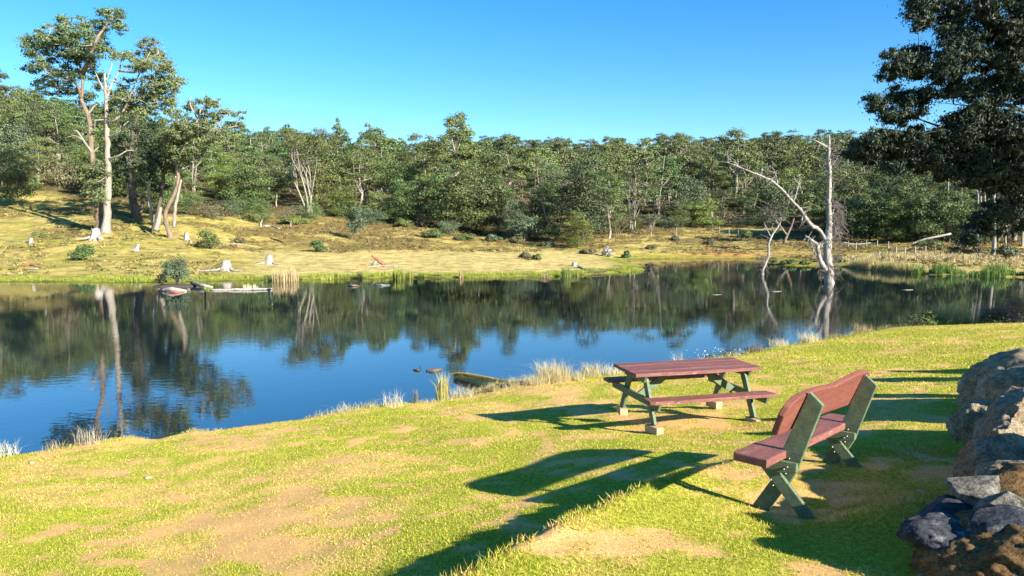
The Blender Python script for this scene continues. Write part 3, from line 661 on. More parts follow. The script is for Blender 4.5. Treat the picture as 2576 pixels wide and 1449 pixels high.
# ------------------------------------------------------------------ individually shaped trees
def shaped(name, label, cat, depth, base, trunks, blobs, nleaf, lsize, colr, mats=None, sub=14, leafmat=None, twigs=True, seed=1, spread=.5, group=None, down=0, aspect=.6, flat=.75, basez=None, up=.25, twr=.03, scat=.5, grow=1.10):
    """trunks: [(points in view px, r0 px, r1 px, material, part name)], blobs: [(px, py, rx, ry, colour?)] at the given depth"""
    rng = np.random.default_rng(seed); m = depth / F
    b0 = pt(base[0], base[1], depth)
    if basez is not None: b0[2] = basez
    e = empty(name, b0); tag(e, label, cat, group); paths = []
    for k, (pp, r0, r1, mat_, nm) in enumerate(trunks):
        P = []; zz = 0
        for j, q in enumerate(pp):
            dy = q[2] if len(q) > 2 else 0
            P.append(pt(q[0], q[1], depth + dy))
        P = smooth_path(P, 5) - b0; 
        if nm == 'trunk': P = np.vstack([P[0] - [0, 0, .5], P])
        n = len(P); R = np.linspace(r0, r1, n) * m
        if nm == 'trunk': R[:3] *= np.array([1.5, 1.4, 1.15])
        P2 = P + rng.normal(size=P.shape) * (R[:, None] * .12)
        g = Geo(); g.tube(P2, R, 10, rough=.22, rng=rng); link(nm, g.mesh(nm, [mat_], True), e); paths.append(P)
    if not blobs: return e
    ap = np.concatenate(paths); cen = []; rad = []; cols = []
    for bl in blobs:
        px, py, rx, ry = bl[:4]; rx *= grow; ry *= grow; n = max(3, int(rx * ry / (sub * sub) * 2.0 + 1.5))
        off = rng.uniform(-spread, spread) * 45 * m
        for _ in range(n):
            a_ = rng.uniform(0, 6.28); r_ = math.sqrt(rng.random())
            c = pt(px + math.cos(a_) * r_ * rx * .85, py + math.sin(a_) * r_ * ry * .85, depth + off + rng.uniform(-1, 1) * spread * rx * m) - b0
            cen.append(c); s_ = sub * m * rng.uniform(.5, 1.25); rad.append([s_ * 1.15, s_ * 1.15, s_ * flat]); cols.append(LEAFC[bl[4] if len(bl) > 4 else colr])
    cen = np.array(cen); rad = np.array(rad); cols = np.array(cols)
    if twigs:
        g = Geo(); tm = trunks[0][3]
        for c in cen:
            dd = np.linalg.norm(ap - c, axis=1) + np.maximum(0, ap[:, 2] - c[2]) * .8; b = ap[np.argmin(dd)]
            mid = (b + c) / 2 + rng.normal(size=3) * np.linalg.norm(c - b) * .09
            pp = smooth_path([b, mid, c], 3); L_ = np.linalg.norm(c - b)
            g.tube(pp, np.linspace(twr + L_ * .009, twr * .35, len(pp)), 5, cap=False)
            ap = np.vstack([ap, pp[3:]])
        o = tag(link('twigs', g.mesh('twigs', [trunks[-1][3]], True), e), kind='stuff')
    cr = Geo(); wgt = (rad[:, 0] ** 2); wgt /= wgt.sum(); idx = rng.choice(len(cen), nleaf, p=wgt)
    d = rng.normal(size=(nleaf, 3)); d /= np.linalg.norm(d, axis=1)[:, None]; d[:, 2] = np.where(d[:, 2] < -.7, -d[:, 2] * .4, d[:, 2])
    rr = (.2 + .9 * rng.random(nleaf)) * (1 + scat * rng.normal(size=nleaf)); pos = cen[idx] + d * rr[:, None] * rad[idx]
    nn = d + rng.normal(size=(nleaf, 3)) * .5; nn[:, 2] += up; nn /= np.linalg.norm(nn, axis=1)[:, None]
    cc = cols[idx] * (1 + .35 * (rng.random((nleaf, 1)) - .5)) * (1 + (rng.random((len(cen), 1)) - .5) * .45)[idx]
    cr.leaves(pos, nn, lsize * (.7 + .6 * rng.random(nleaf)), lsize * aspect * (.8 + .4 * rng.random(nleaf)), cc, rng, 0, down)
    link('crown', cr.mesh('crown', [leafmat or M_HLEAF]), e); return e
T = 'trunk'; B = 'branch'
g0 = ground_at(262, 584); D1 = g0[1]
shaped('gum_tree', 'tallest gum on the left slope, brown trunk leaning left under a wide green crown', 'tree', D1 + 1.0, (254, 582),
    [([(252,583),(246,530),(242,475),(234,410),(229,350),(224,300),(204,248)], 8.5, 4.5, M_BARKB, T),
     ([(204,248),(192,212,-1),(158,190,-2),(108,172,-2)], 4, 1.2, M_BARKB, B), ([(204,248),(207,190),(182,122,1),(150,85,1)], 4, 1.2, M_BARKB, B), ([(207,190),(238,112,-1),(262,70),(285,45)], 5, 1.5, M_BARKB, B),
     ([(190,150,1),(140,130,2),(90,110,2)], 3, 1, M_BARKB, B), ([(220,290),(236,268),(245,262)], 3, 1.5, M_BARKP, B), ([(232,385),(213,358,-1),(196,332,-1),(184,328,-1)], 3, .8, M_DEAD, B), ([(213,358,-1),(190,342),(166,346)], 2, .6, M_DEAD, B), ([(232,385),(248,370),(258,362)], 2, .8, M_DEAD, B)],
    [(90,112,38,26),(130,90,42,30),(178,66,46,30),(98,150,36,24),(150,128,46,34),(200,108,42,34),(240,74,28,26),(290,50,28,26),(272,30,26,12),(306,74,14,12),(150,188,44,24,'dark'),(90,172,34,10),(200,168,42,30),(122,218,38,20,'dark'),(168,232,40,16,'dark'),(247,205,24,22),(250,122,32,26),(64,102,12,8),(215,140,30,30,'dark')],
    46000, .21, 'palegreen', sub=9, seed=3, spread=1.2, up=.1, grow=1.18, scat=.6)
shaped('gum_tree', 'pale straight-trunked gum on the left slope with bare white limbs and crown spreading right', 'tree', D1, (266, 584),
    [([(266,584),(270,520),(272,440),(270,360),(268,300),(266,230),(263,185)], 10, 2.4, M_BARKP, T),
     ([(269,305),(290,302,-1),(315,272,-1),(330,235,-2),(352,182,-2),(378,130,-2)], 3.6, 1.2, M_BARKP, B), ([(267,245),(285,205,1),(300,178,1),(308,132,1)], 3.5, 1, M_DEAD, B), ([(300,178,1),(342,180),(372,152),(400,132)], 3, 1, M_DEAD, B), ([(330,235,-2),(370,240,-1),(410,250)], 3.5, 1.2, M_BARKP, B),
     ([(270,300),(252,302),(236,304)], 3, 1, M_DEAD, B), ([(271,400),(298,392,-1),(318,380,-1),(336,378,-1)], 2.6, .8, M_DEAD, B), ([(300,332),(322,306),(340,318),(352,336)], 2, .7, M_DEAD, B), ([(272,345),(300,332,-1),(318,322,-1)], 2.6, 1, M_DEAD, B), ([(268,240),(250,205),(240,180)], 2.4, .8, M_DEAD, B), ([(285,205,1),(320,215),(345,205)], 2, .7, M_DEAD, B), ([(266,205),(280,170),(282,140)], 2, .6, M_DEAD, B)],
    [(376,114,24,14),(342,140,32,12),(402,165,34,18),(360,168,26,14),(424,212,34,22),(448,206,16,10),(382,214,32,22),(298,232,26,16),(332,246,34,16),(402,252,32,22),(432,276,20,12),(362,284,26,18),(300,140,24,8),(245,432,28,26),(233,462,24,28),(258,542,16,10),(248,492,18,18),(392,135,20,12),(330,200,16,8),(350,160,40,14),(415,190,30,20),(310,262,36,16),(372,235,36,22),(415,232,30,20),(340,270,30,18)],
    34000, .21, 'pale', sub=9, seed=4, spread=1.2, up=.1, grow=1.3, scat=.6)
g1 = ground_at(342, 552); D2 = g1[1]
shaped('gum_tree', 'dark shaded gum standing just right of the pale straight gum', 'tree', D2, (342, 552), [([(342,556),(334,480),(330,400),(335,330),(348,285)], 11, 3, M_BARKD, T), ([(332,430),(358,400),(372,360)], 4, 1.5, M_BARKD, B), ([(332,400),(312,370),(306,340)], 4, 1.5, M_BARKD, B), ([(335,480),(360,500),(352,540)], 5, 4, M_BARKD, B)],
    [(332,300,28,34),(362,326,36,34),(308,362,24,34),(350,398,36,40),(322,432,24,30),(384,300,26,26,'green'),(394,356,32,30),(368,442,32,30),(300,420,18,24)], 15000, .24, 'dark', sub=12, seed=5, spread=.9)
g2 = ground_at(392, 582); D3 = g2[1]
shaped('gum_tree', 'gum with two dark slanting trunks between the shaded gum and the orange-trunked gum', 'tree', D3, (388, 583), [([(382,588),(396,545),(405,492),(412,440),(418,400)], 7, 3, M_BARKD, T), ([(392,584),(380,530),(374,480),(380,420)], 6, 2.5, M_BARKP, B), ([(392,584),(398,560),(404,520)], 8, 4, M_BARKP, B), ([(412,440),(396,400),(380,370)], 3, 1, M_BARKD, B)],
    [(400,400,34,30),(380,360,30,26),(424,372,30,28),(396,470,24,20),(430,430,20,22),(378,440,18,22)], 7500, .26, 'dark', sub=14, seed=6, spread=.8)
g3 = ground_at(428, 598); D4 = g3[1]
shaped('gum_tree', 'leaning gum with crooked orange-barked trunk and wide low crown over the left slope', 'tree', D4, (428, 598), [([(430,600),(419,560),(418,530),(438,490),(448,450),(445,415),(458,380),(480,345)], 6, 3, M_BARKB, T), ([(438,572),(440,530),(450,480),(455,452)], 4.2, 2.4, M_BARKP, B),
    ([(480,345),(498,300),(508,262)], 4, 1, M_BARKP, B), ([(480,345),(530,330),(590,318)], 4, 1, M_BARKP, B), ([(445,415),(425,380),(420,340)], 3, 1, M_BARKB, B), ([(447,430),(470,420),(502,405)], 2.4, .7, M_DEAD, B), ([(498,300),(478,262),(482,242)], 2, .5, M_DEAD, B), ([(530,330),(560,300),(598,262)], 2, .5, M_DEAD, B), ([(508,262),(520,250),(505,228)], 1.5, .4, M_DEAD, B)],
    [(480,320,48,14),(524,320,40,14),(500,268,32,16),(542,258,28,10),(440,330,28,22),(562,292,28,12),(602,290,16,10),(592,318,22,10),(560,346,38,16),(500,372,38,20),(452,396,26,22),(428,358,30,30),(470,345,30,16),(530,290,24,10),(470,400,24,14,'green')], 27000, .21, 'pale', sub=9, seed=7, spread=1.0, up=.15, grow=1.25, scat=.6)
# lone small tree, and the leaning one on the far shore
def near_kind(fo, co): return next(i for i, p in enumerate(NEARP) if p['form'] == fo and p['col'] == co)
g = ground_at(886, 602); d = g[1]
shaped('small_tree', 'small lone tree with thin leaning trunk on the heath above the peninsula', 'tree', d, (884, 602), [([(884,602),(888,590),(894,570),(894,545)], 2.2, 1.2, M_BARKD, T)], [(893,560,26,20),(896,542,22,16),(884,574,18,10),(905,575,14,12),(893,528,12,8)], 3200, .20, 'blue', sub=11, seed=8, spread=.5)
g = ground_at(1972, 612); d = g[1]
shaped('gum_tree', 'small gum with forked orange trunk leaning right on the shore behind the thin dead tree', 'tree', d, (1972, 612), [([(1972,612),(1983,586),(1992,565),(1998,545)], 3.5, 2, M_BARKB, T), ([(1980,592),(1968,575),(1958,560)], 2, 1, M_BARKP, B)], [(1985,540,26,14),(2005,520,36,14),(2028,500,30,14),(1960,545,24,14),(2040,525,22,12),(1990,498,30,10)], 5500, .25, 'olive', sub=11, seed=9, spread=.6)
# pale trunks at the right
for k, (px, pb, ptp, r) in enumerate([(2457,590,450,3.4),(2466,592,455,3.0),(2476,590,452,3.2),(2500,641,430,4.2),(2511,600,440,3),(2552,605,440,4.5),(2420,588,460,2.2),(2386,590,470,2.2),(2536,610,455,2.2)]):
    g = ground_at(px, pb); d = min(g[1], 105)
    wz = ['leftmost of three pale trunks close together', 'middle of three pale trunks close together', 'rightmost of three pale trunks close together', 'thickest white trunk reaching lowest down the bank', 'thin pale trunk just right of the thickest white one', 'broad pale trunk by the right edge', 'faint thin trunk left of the three pale trunks', 'faint thin trunk above the fallen white log', 'thin trunk between the two broad pale ones'][k]
    z0 = fh((px - CX) / F * d, d)
    shaped('white_gum', f'slender gum, {wz}, in the right-hand wood', 'tree', d, (px, pb), [([(px, float(scr((px - CX) / F * d, d, z0)[1])),(px+2,(pb+ptp)/2),(px-1,ptp),(px+3,ptp-90)], r, r*.6, M_BARKP, T)], [(px,ptp-70,28,30),(px+12,ptp-110,28,26)], 1800, .3, 'dark', sub=14, seed=20+k, group='white-trunked gums in the right-hand wood')
# big tree overhanging from the right
zx = lambda a: 2113 + .4629 * a; zy = lambda a: .4629 * a
OB = [(430,60,60,55),(550,60,90,70),(450,140,36,46),(700,80,110,90),(900,60,140,80),(620,200,80,50),(800,200,110,70),(950,200,80,60),(640,285,100,40),(420,290,70,42),(290,320,55,40),(260,400,52,40),(350,370,70,40),(480,400,80,50),(600,380,80,50),(750,330,110,50),(900,300,110,60),
      (175,560,42,34),(230,610,56,34),(300,640,60,40),(300,520,44,34),(390,600,60,34),(420,520,60,40),(560,490,80,36),(700,480,70,40),(850,450,110,50),(950,520,80,40),(720,640,90,36),(600,690,80,40),(830,630,90,44),(930,670,90,50),(350,720,80,36),(250,760,76,44),(120,830,80,56),(250,850,90,60),(400,820,100,70),(530,780,80,66),(650,760,60,60),(750,740,80,50),(850,770,90,60),(950,760,80,70),(700,850,80,50),(820,880,80,50),(930,850,80,50),(560,890,70,40),(400,890,80,40),(300,920,60,26),(650,930,50,30),(950,950,50,30),
      (780,545,100,34),(950,460,80,46),(930,330,80,40),(640,470,60,26),(900,390,70,34),(860,1010,90,40),(960,1010,60,50),(700,990,60,30),(930,1090,50,30),(800,960,90,34),(560,960,60,26),
      (700,1290,46,46),(775,1190,42,50),(745,1245,50,42),(900,1185,50,32),(960,1120,44,50),(870,1260,44,18),(820,1130,34,30),(980,1200,40,40)]
blobs = [(zx(a), zy(b), c * .4629, d_ * .4629) for a, b, c, d_ in OB]
rg = np.random.default_rng(77)
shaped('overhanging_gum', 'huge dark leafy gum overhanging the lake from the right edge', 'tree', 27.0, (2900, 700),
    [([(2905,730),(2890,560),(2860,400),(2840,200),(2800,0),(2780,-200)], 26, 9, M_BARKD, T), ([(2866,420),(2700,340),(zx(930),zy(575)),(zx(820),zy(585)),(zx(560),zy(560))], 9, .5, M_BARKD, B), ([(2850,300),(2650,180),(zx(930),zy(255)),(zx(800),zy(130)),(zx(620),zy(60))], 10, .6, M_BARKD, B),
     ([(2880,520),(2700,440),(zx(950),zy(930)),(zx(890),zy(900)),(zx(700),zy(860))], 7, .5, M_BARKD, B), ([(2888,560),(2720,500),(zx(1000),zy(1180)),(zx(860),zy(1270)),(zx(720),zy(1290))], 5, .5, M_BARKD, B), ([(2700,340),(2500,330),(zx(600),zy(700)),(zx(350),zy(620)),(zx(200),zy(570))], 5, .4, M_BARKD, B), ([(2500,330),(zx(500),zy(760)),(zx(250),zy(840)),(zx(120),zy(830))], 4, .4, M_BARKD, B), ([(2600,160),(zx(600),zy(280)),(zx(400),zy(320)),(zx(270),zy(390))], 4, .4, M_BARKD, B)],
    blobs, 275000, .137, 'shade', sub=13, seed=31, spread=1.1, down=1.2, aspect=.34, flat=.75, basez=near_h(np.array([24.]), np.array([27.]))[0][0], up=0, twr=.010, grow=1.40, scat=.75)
# the rest of its crown, outside the view, that shades the part in view
ob = bpy.data.objects['overhanging_gum']; cr = Geo(); n = 26000; k = 150
cen = np.stack([rg.uniform(13.5, 31, k), rg.uniform(19, 33, k), rg.uniform(1.5, 20, k)], 1)
cen = cen[(scr(cen[:, 0], cen[:, 1], cen[:, 2])[0] > 2640) | (scr(cen[:, 0], cen[:, 1], cen[:, 2])[1] < -60)]
cen = cen[(((cen[:, 0] - 23) / 9) ** 2 + ((cen[:, 1] - 26) / 7.5) ** 2 + ((cen[:, 2] - 10) / 9.5) ** 2) < 1.0] - np.array(ob.location)
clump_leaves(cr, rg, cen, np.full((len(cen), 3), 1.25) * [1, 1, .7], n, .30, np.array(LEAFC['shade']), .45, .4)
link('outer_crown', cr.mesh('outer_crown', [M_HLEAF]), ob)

# ------------------------------------------------------------------ dead trees standing in the water
zx5 = lambda a: 1811.2 + .26853 * a; zy5 = lambda a: 322 + .26853 * a
def Z5(L): return [(zx5(a[0]), zy5(a[1])) + tuple(a[2:]) for a in L]
DD = 4.2 * F / (712 - HOR)
def dead(name, label, depth, base, limbs, seed, ntw, twig_regions):
    rng = np.random.default_rng(seed); m = depth / F; b0 = pt(base[0], base[1], depth); b0[2] = 0
    e = empty(name, b0); tag(e, label, 'dead tree')
    for k, (pp, rr, nm, mat_) in enumerate(limbs):
        P = np.array([pt(q[0], q[1], depth + (q[2] if len(q) > 2 else 0)) for q in pp]) - b0; n0 = len(P); P = smooth_path(P, 6)
        if nm == 'trunk': P = np.vstack([P[0] - [0, 0, .8], P])
        R = np.interp(np.linspace(0, 1, len(P)), np.linspace(0, 1, len(rr)), rr) * m
        g = Geo(); g.tube(P + rng.normal(size=P.shape) * R[:, None] * .10, R, 12 if nm == 'trunk' else 8, rough=.25, rng=rng)
        # broken side twigs
        for _ in range(int(len(P) * (.5 if nm == 'trunk' else .7))):
            i = rng.integers(len(P) // 4, len(P)); d = rng.normal(size=3); d /= np.linalg.norm(d); L_ = rng.uniform(.25, .9); q = [P[i], P[i] + d * L_ * .5 + [0, 0, .05], P[i] + d * L_ + rng.normal(size=3) * .15]
            g.tube(smooth_path(q, 2), np.linspace(.02, .006, 5), 4, cap=False)
        link(nm, g.mesh(nm, [mat_], True), e)
    g = Geo()
    for (cx_, cy_, rx, ry, n, down) in twig_regions:
        for _ in range(n):
            s = np.array([cx_ + rng.uniform(-1, 1) * rx, cy_ + rng.uniform(-1, 1) * ry]); P0 = pt(s[0], s[1], depth + rng.uniform(-1.0, 1.0)) - b0
            d = np.array([rng.uniform(-.3, 1.0), rng.uniform(-.6, .6), rng.uniform(-.7, .4) - down]); d /= np.linalg.norm(d); L_ = rng.uniform(.4, 1.5)
            st = P0 - d * L_ * .5; q = [st, st + d * L_ * .5 + rng.normal(size=3) * .12, st + d * L_ + rng.normal(size=3) * .2 - [0, 0, .1]]
            g.tube(smooth_path(q, 3), np.linspace(.022, .007, 7), 4, cap=False)
            for _k in range(2):
                q2 = q[1] + rng.normal(size=3) * .1; g.tube([q[1], q2, q2 + rng.normal(size=3) * .25], [.012, .008, .004], 4, cap=False)
    if g.n: tag(link('twigs', g.mesh('twigs', [M_TWIG], True), e), kind='stuff')
    return e
dead('dead_tree', 'tall bleached white dead tree standing in the lake with one long limb reaching left', DD, (2085, 712),
    [(Z5([(1020,1452),(1015,1300),(1008,1150),(1013,1000),(1025,900),(1022,750),(1025,600),(1028,450),(1018,340),(1020,230),(1022,150),(1022,70)]), [12.5,11,9.4,8.4,7.2,5.8,4.8,4.6,5.0,3.9,3.1,1.9], 'trunk', M_DEAD),
     (Z5([(1015,190),(965,155,-.2),(890,115,-.4)]), [3,2.2,1], 'branch', M_DEAD),
     (Z5([(992,1050),(960,1000,-.5),(930,955,-1),(870,920,-1.2),(830,885,-1.4),(795,825,-1.5),(740,750,-1.6),(680,690,-1.7),(620,620,-1.8),(560,560,-2),(490,500,-2.2),(400,455,-2.3),(300,415,-2.4),(200,375,-2.4),(130,345,-2.5),(60,318,-2.5)]), [5.2,4.2,4.2,5,4.4,3.6,3.4,3.2,2.9,2.6,2.4,2.1,1.8,1.4,1.1,.5], 'limb', M_DEAD),
     (Z5([(690,690,-1.7),(715,610,-1.7),(735,530,-1.6),(718,508,-1.6)]), [1.5,1.2,1,.5], 'branch', M_DEAD), (Z5([(735,530,-1.6),(760,512,-1.5)]), [.8,.4], 'branch', M_DEAD),
     (Z5([(540,545,-2),(532,470,-2),(515,420,-2)]), [1.4,1.1,.5], 'branch', M_DEAD), (Z5([(740,755,-1.6),(800,745,-1.3)]), [1.2,.4], 'branch', M_DEAD), (Z5([(75,322,-2.5),(78,258,-2.5)]), [.8,.4], 'branch', M_DEAD), (Z5([(200,375,-2.4),(160,350,-2.2),(120,352,-2.2)]), [.8,.6,.3], 'branch', M_DEAD), (Z5([(400,455,-2.3),(380,430,-2.2),(395,400,-2.2)]), [.8,.6,.3], 'branch', M_DEAD),
     (Z5([(1005,1340),(965,1290,-.5),(930,1220,-.8),(920,1150,-1),(912,1100,-1),(868,1060,-1),(800,1010,-1.1)]), [7,6,5.4,5,4.4,3.4,1.8], 'limb', M_DEAD), (Z5([(915,1110,-1),(945,1085,-1),(952,1115,-1)]), [3,2.6,2.2], 'branch', M_DEAD), (Z5([(930,1230,-.8),(880,1150,-1),(862,1090,-1)]), [2,1.4,.6], 'branch', M_DEAD),
     (Z5([(1030,880),(1060,780,.5),(1075,750,.5)]), [2,1.5,.8], 'branch', M_DEAD), (Z5([(1025,1050),(1080,1000,.4),(1120,960,.5)]), [2,1.2,.5], 'branch', M_DEAD), (Z5([(1020,380),(1085,300,.3),(1110,250,.3)]), [1.2,.8,.4], 'branch', M_DEAD)],
    41, 0, [(zx5(1110), zy5(780), 13, 34, 30, .3), (zx5(1125), zy5(930), 15, 40, 34, .5), (zx5(1080), zy5(1100), 9, 50, 34, .9), (zx5(1070), zy5(560), 7, 70, 18, .1), (zx5(1060), zy5(1320), 10, 30, 24, .7), (zx5(970), zy5(1330), 10, 26, 14, .5), (zx5(1065), zy5(220), 8, 30, 16, .1)])
DS = 4.2 * F / (690 - HOR)
dead('dead_tree', 'thin crooked dead tree standing in the lake left of the tall white one', DS, (1917, 690),
    [(Z5([(395,1375),(402,1330),(430,1260),(455,1190),(455,1100),(475,1030),(510,970),(548,918)]), [4.2,3.6,3.2,3,2.6,2.6,2.4,2], 'trunk', M_DEAD), (Z5([(472,1010),(440,950),(420,905)]), [1.5,1.2,.8], 'branch', M_DEAD), (Z5([(548,918),(575,860),(560,790)]), [1.6,1.2,.7], 'branch', M_DEAD), (Z5([(420,905),(400,840),(420,780)]), [.9,.7,.5], 'branch', M_DEAD), (Z5([(548,918),(520,850),(480,800)]), [1.2,.8,.5], 'branch', M_DEAD)],
    43, 0, [(zx5(390), zy5(1290), 9, 26, 26, .3), (zx5(480), zy5(820), 26, 26, 34, 0), (zx5(560), zy5(760), 16, 18, 14, 0)])
ob = bpy.data.objects['dead_tree.001']; cr = Geo(); rg = np.random.default_rng(5)
cen = np.array([pt(zx5(a), zy5(b), DS + rg.uniform(-1, 1)) for a, b in [(420,760),(480,700),(540,740),(580,820),(470,820),(520,640),(400,830),(600,760),(450,880),(540,860),(480,620)]]) - np.array(ob.location)
clump_leaves(cr, rg, cen, np.full((11, 3), .75) * [1, 1, .6], 1900, .15, np.array(LEAFC['dark']), .5, .3); link('crown', cr.mesh('crown', [M_HLEAF]), ob)
# ------------------------------------------------------------------ carpentry
import bmesh
def prism(name, outline, thick, mat_, parent=None, M=None, bev=.006, jit=0, seed=0, sub=0, warp=0):
    """outline (u, v) polygon extruded along w by thick (centred), edges rounded"""
    rng = np.random.default_rng(seed); bm = bmesh.new(); o = [np.array(p, float) for p in outline]
    if sub:
        q = []
        for i in range(len(o)):
            a, b = o[i], o[(i + 1) % len(o)]; n = max(1, int(np.linalg.norm(b - a) / sub))
            for k in range(n): q.append(a + (b - a) * k / n + (rng.normal(size=2) * jit if (k or jit) else 0))
        o = q
    va = [bm.verts.new((p[0], p[1], -thick / 2)) for p in o]; vb = [bm.verts.new((p[0], p[1], thick / 2)) for p in o]
    n = len(o); bm.faces.new(va[::-1]); bm.faces.new(vb)
    for i in range(n): bm.faces.new((va[i], va[(i + 1) % n], vb[(i + 1) % n], vb[i]))
    bmesh.ops.recalc_face_normals(bm, faces=bm.faces)
    if bev:
        ed = [e for e in bm.edges if e.calc_face_angle(0) > .6]
        bmesh.ops.bevel(bm, geom=ed, offset=bev, segments=2, affect='EDGES', profile=.6)
    me = bpy.data.meshes.new(name); bm.to_mesh(me); bm.free(); me.materials.append(mat_)
    ob_ = link(name, me, parent)
    if M is not None: ob_.matrix_local = M
    return ob_
def frame(o, u, v, w=None):
    u = Vector(u).normalized(); v = Vector(v); v = (v - u * v.dot(u)).normalized(); w_ = u.cross(v)
    m = Matrix((u, v, w_)).transposed().to_4x4(); m.translation = Vector(o); return m
def beam(name, p, q, width, thick, mat_, parent, wdir, bev=.005, seed=0, jit=0.0):
    """board from p to q; width measured along wdir, thickness across"""
    p, q = Vector(p), Vector(q); L = (q - p).length; M = frame((p + q) / 2, q - p, wdir)
    return prism(name, [(-L / 2, -width / 2), (L / 2, -width / 2), (L / 2, width / 2), (-L / 2, width / 2)], thick, mat_, parent, M, bev, seed=seed)
def bolt(parent, p, axis, r=.011):
    g = Geo(); a = Vector(axis).normalized(); P = np.array([Vector(p), Vector(p) + a * .014]); g.tube(P, [r, r * .8], 8)
    return link('bolt', g.mesh('bolt', [M_BOLT], True), parent)

# picnic table
TX, TY, TZ, TYAW = 2.636, 10.992, EYE - 2.844, 0.262
tb = empty('picnic_table', (TX, TY, TZ), TYAW); tag(tb, 'weathered red-topped picnic table with green frame, standing on tan blocks beside the lake', 'picnic table')
L, W, H = 2.034, .851, .72
# four rough boards side by side
yb = -W / 2
for k, wd in enumerate((.216, .207, .214, .205)):
    r = np.random.default_rng(60 + k); n = 26; a0, a1 = -L / 2 + r.normal() * .004, L / 2 + r.normal() * .006
    xs = np.linspace(a0, a1, n); lo = [(x, yb + .0022 + (abs(r.normal()) * (.010 if k == 0 else .0006))) for x in xs]; hi = [(x, yb + wd - .0022 - abs(r.normal()) * .0006) for x in xs[::-1]]
    prism('tabletop_plank', lo + hi, .048, M_RED, tb, Matrix.Translation((0, 0, H - .024 + (k % 2) * .0015)), .004); yb += wd + .003
for s, (by, z0) in enumerate(((-(.613 + .128), .418), ((.613 + .128), .418))):
    r = np.random.default_rng(80 + s); xs = np.linspace(-.996, .996, 30)
    lo = [(x, -.128 + abs(r.normal()) * .009) for x in xs]; hi = [(x, .128 - abs(r.normal()) * .005) for x in xs[::-1]]
    lo[0] = (-.996, -.09); hi[0] = (.94, .128); lo[-1] = (.985, -.10)
    prism('seat_plank', lo + hi, .046, M_RED, tb, Matrix.Translation((0, by, z0 - .023)), .005)
for sx in (-1, 1):
    a = sx * .80
    for sy in (-1, 1):
        beam('leg', (a, sy * .56, 0), (a, sy * .23, H - .052), .115, .042, M_GRN, tb, (0, 1, 0))
        bolt(tb, (a + sx * .066, sy * .40, .345), (sx, 0, 0)); bolt(tb, (a + sx * .066, sy * .33, .62), (sx, 0, 0)); bolt(tb, (a - sx * .022, sy * .43, .32), (-sx, 0, 0))
    prism('seat_bearer', [(-.84, .0), (-.80, -.10), (.80, -.10), (.84, 0)], .042, M_GRN, tb, frame((a + sx * .045, 0, .370), (0, 1, 0), (0, 0, 1)))
    prism('top_bearer', [(-.39, .0), (-.33, -.10), (.33, -.10), (.39, 0)], .042, M_GRN, tb, frame((a + sx * .045, 0, H - .052), (0, 1, 0), (0, 0, 1)))
    beam('brace', (a - sx * .02, 0, .30), (a - sx * .50, 0, H - .085), .115, .04, M_GRN, tb, (0, 0, 1))
beam('top_bearer', (-.35, 0, H - .10), (.35, 0, H - .10), .09, .04, M_GRN, tb, (0, 0, 1))
c_, s_ = math.cos(TYAW), math.sin(TYAW); bl = ['front left', 'front right', 'back left', 'back right']
for k, (a, b) in enumerate(((-.80, -.56), (.80, -.56), (-.80, .56), (.80, .56))):
    x, y = TX + a * c_ - b * s_, TY + a * s_ + b * c_; M = Matrix.Translation((x, y, TZ - .055)) @ Matrix.Rotation(TYAW + [.25, .1, -.2, .15][k], 4, 'Z')
    h = .11; o = prism('support_block', [(-.06, -.13), (.06, -.13), (.06, .13), (-.06, .13)], h, M_BLOCK, None, M, .008, seed=k)
    tag(o, f'tan timber block under the {bl[k]} foot of the picnic table', 'block', 'blocks under the picnic table feet')

# park bench
BX, BY, BZ, BYAW = 2.612, 6.204, EYE - 2.284, 0.882
pb = empty('park_bench', (BX, BY, BZ)); tag(pb, 'red slab bench with curved backrest on green crossed legs, seen from behind', 'bench')
pb.rotation_euler = (0, math.atan(.075), BYAW)
BLn = 2.42; SA = .80
# local: a along, b towards the lake, h up.  seat top .475
r = np.random.default_rng(3)
seat = [(-BLn/2-.05, -.02), (-BLn/2-.03, .0), (-BLn/2, .24), (-BLn/2+.03, .262)] + [(x, .266 + .005 * math.sin(x * 5) + r.normal() * .0025) for x in np.linspace(-1.12, 1.12, 14)] + [(BLn/2, .25), (BLn/2+.02, .0)] + [(x, -.015 + r.normal() * .0025) for x in np.linspace(1.15, -1.15, 14)]
prism('seat', seat[::-1], .062, M_RED, pb, Matrix.Translation((0, 0, .475 - .031)), .010)
tdir = Vector((0, -.36, .93)).normalized(); nrm = Vector((0, .93, .36))
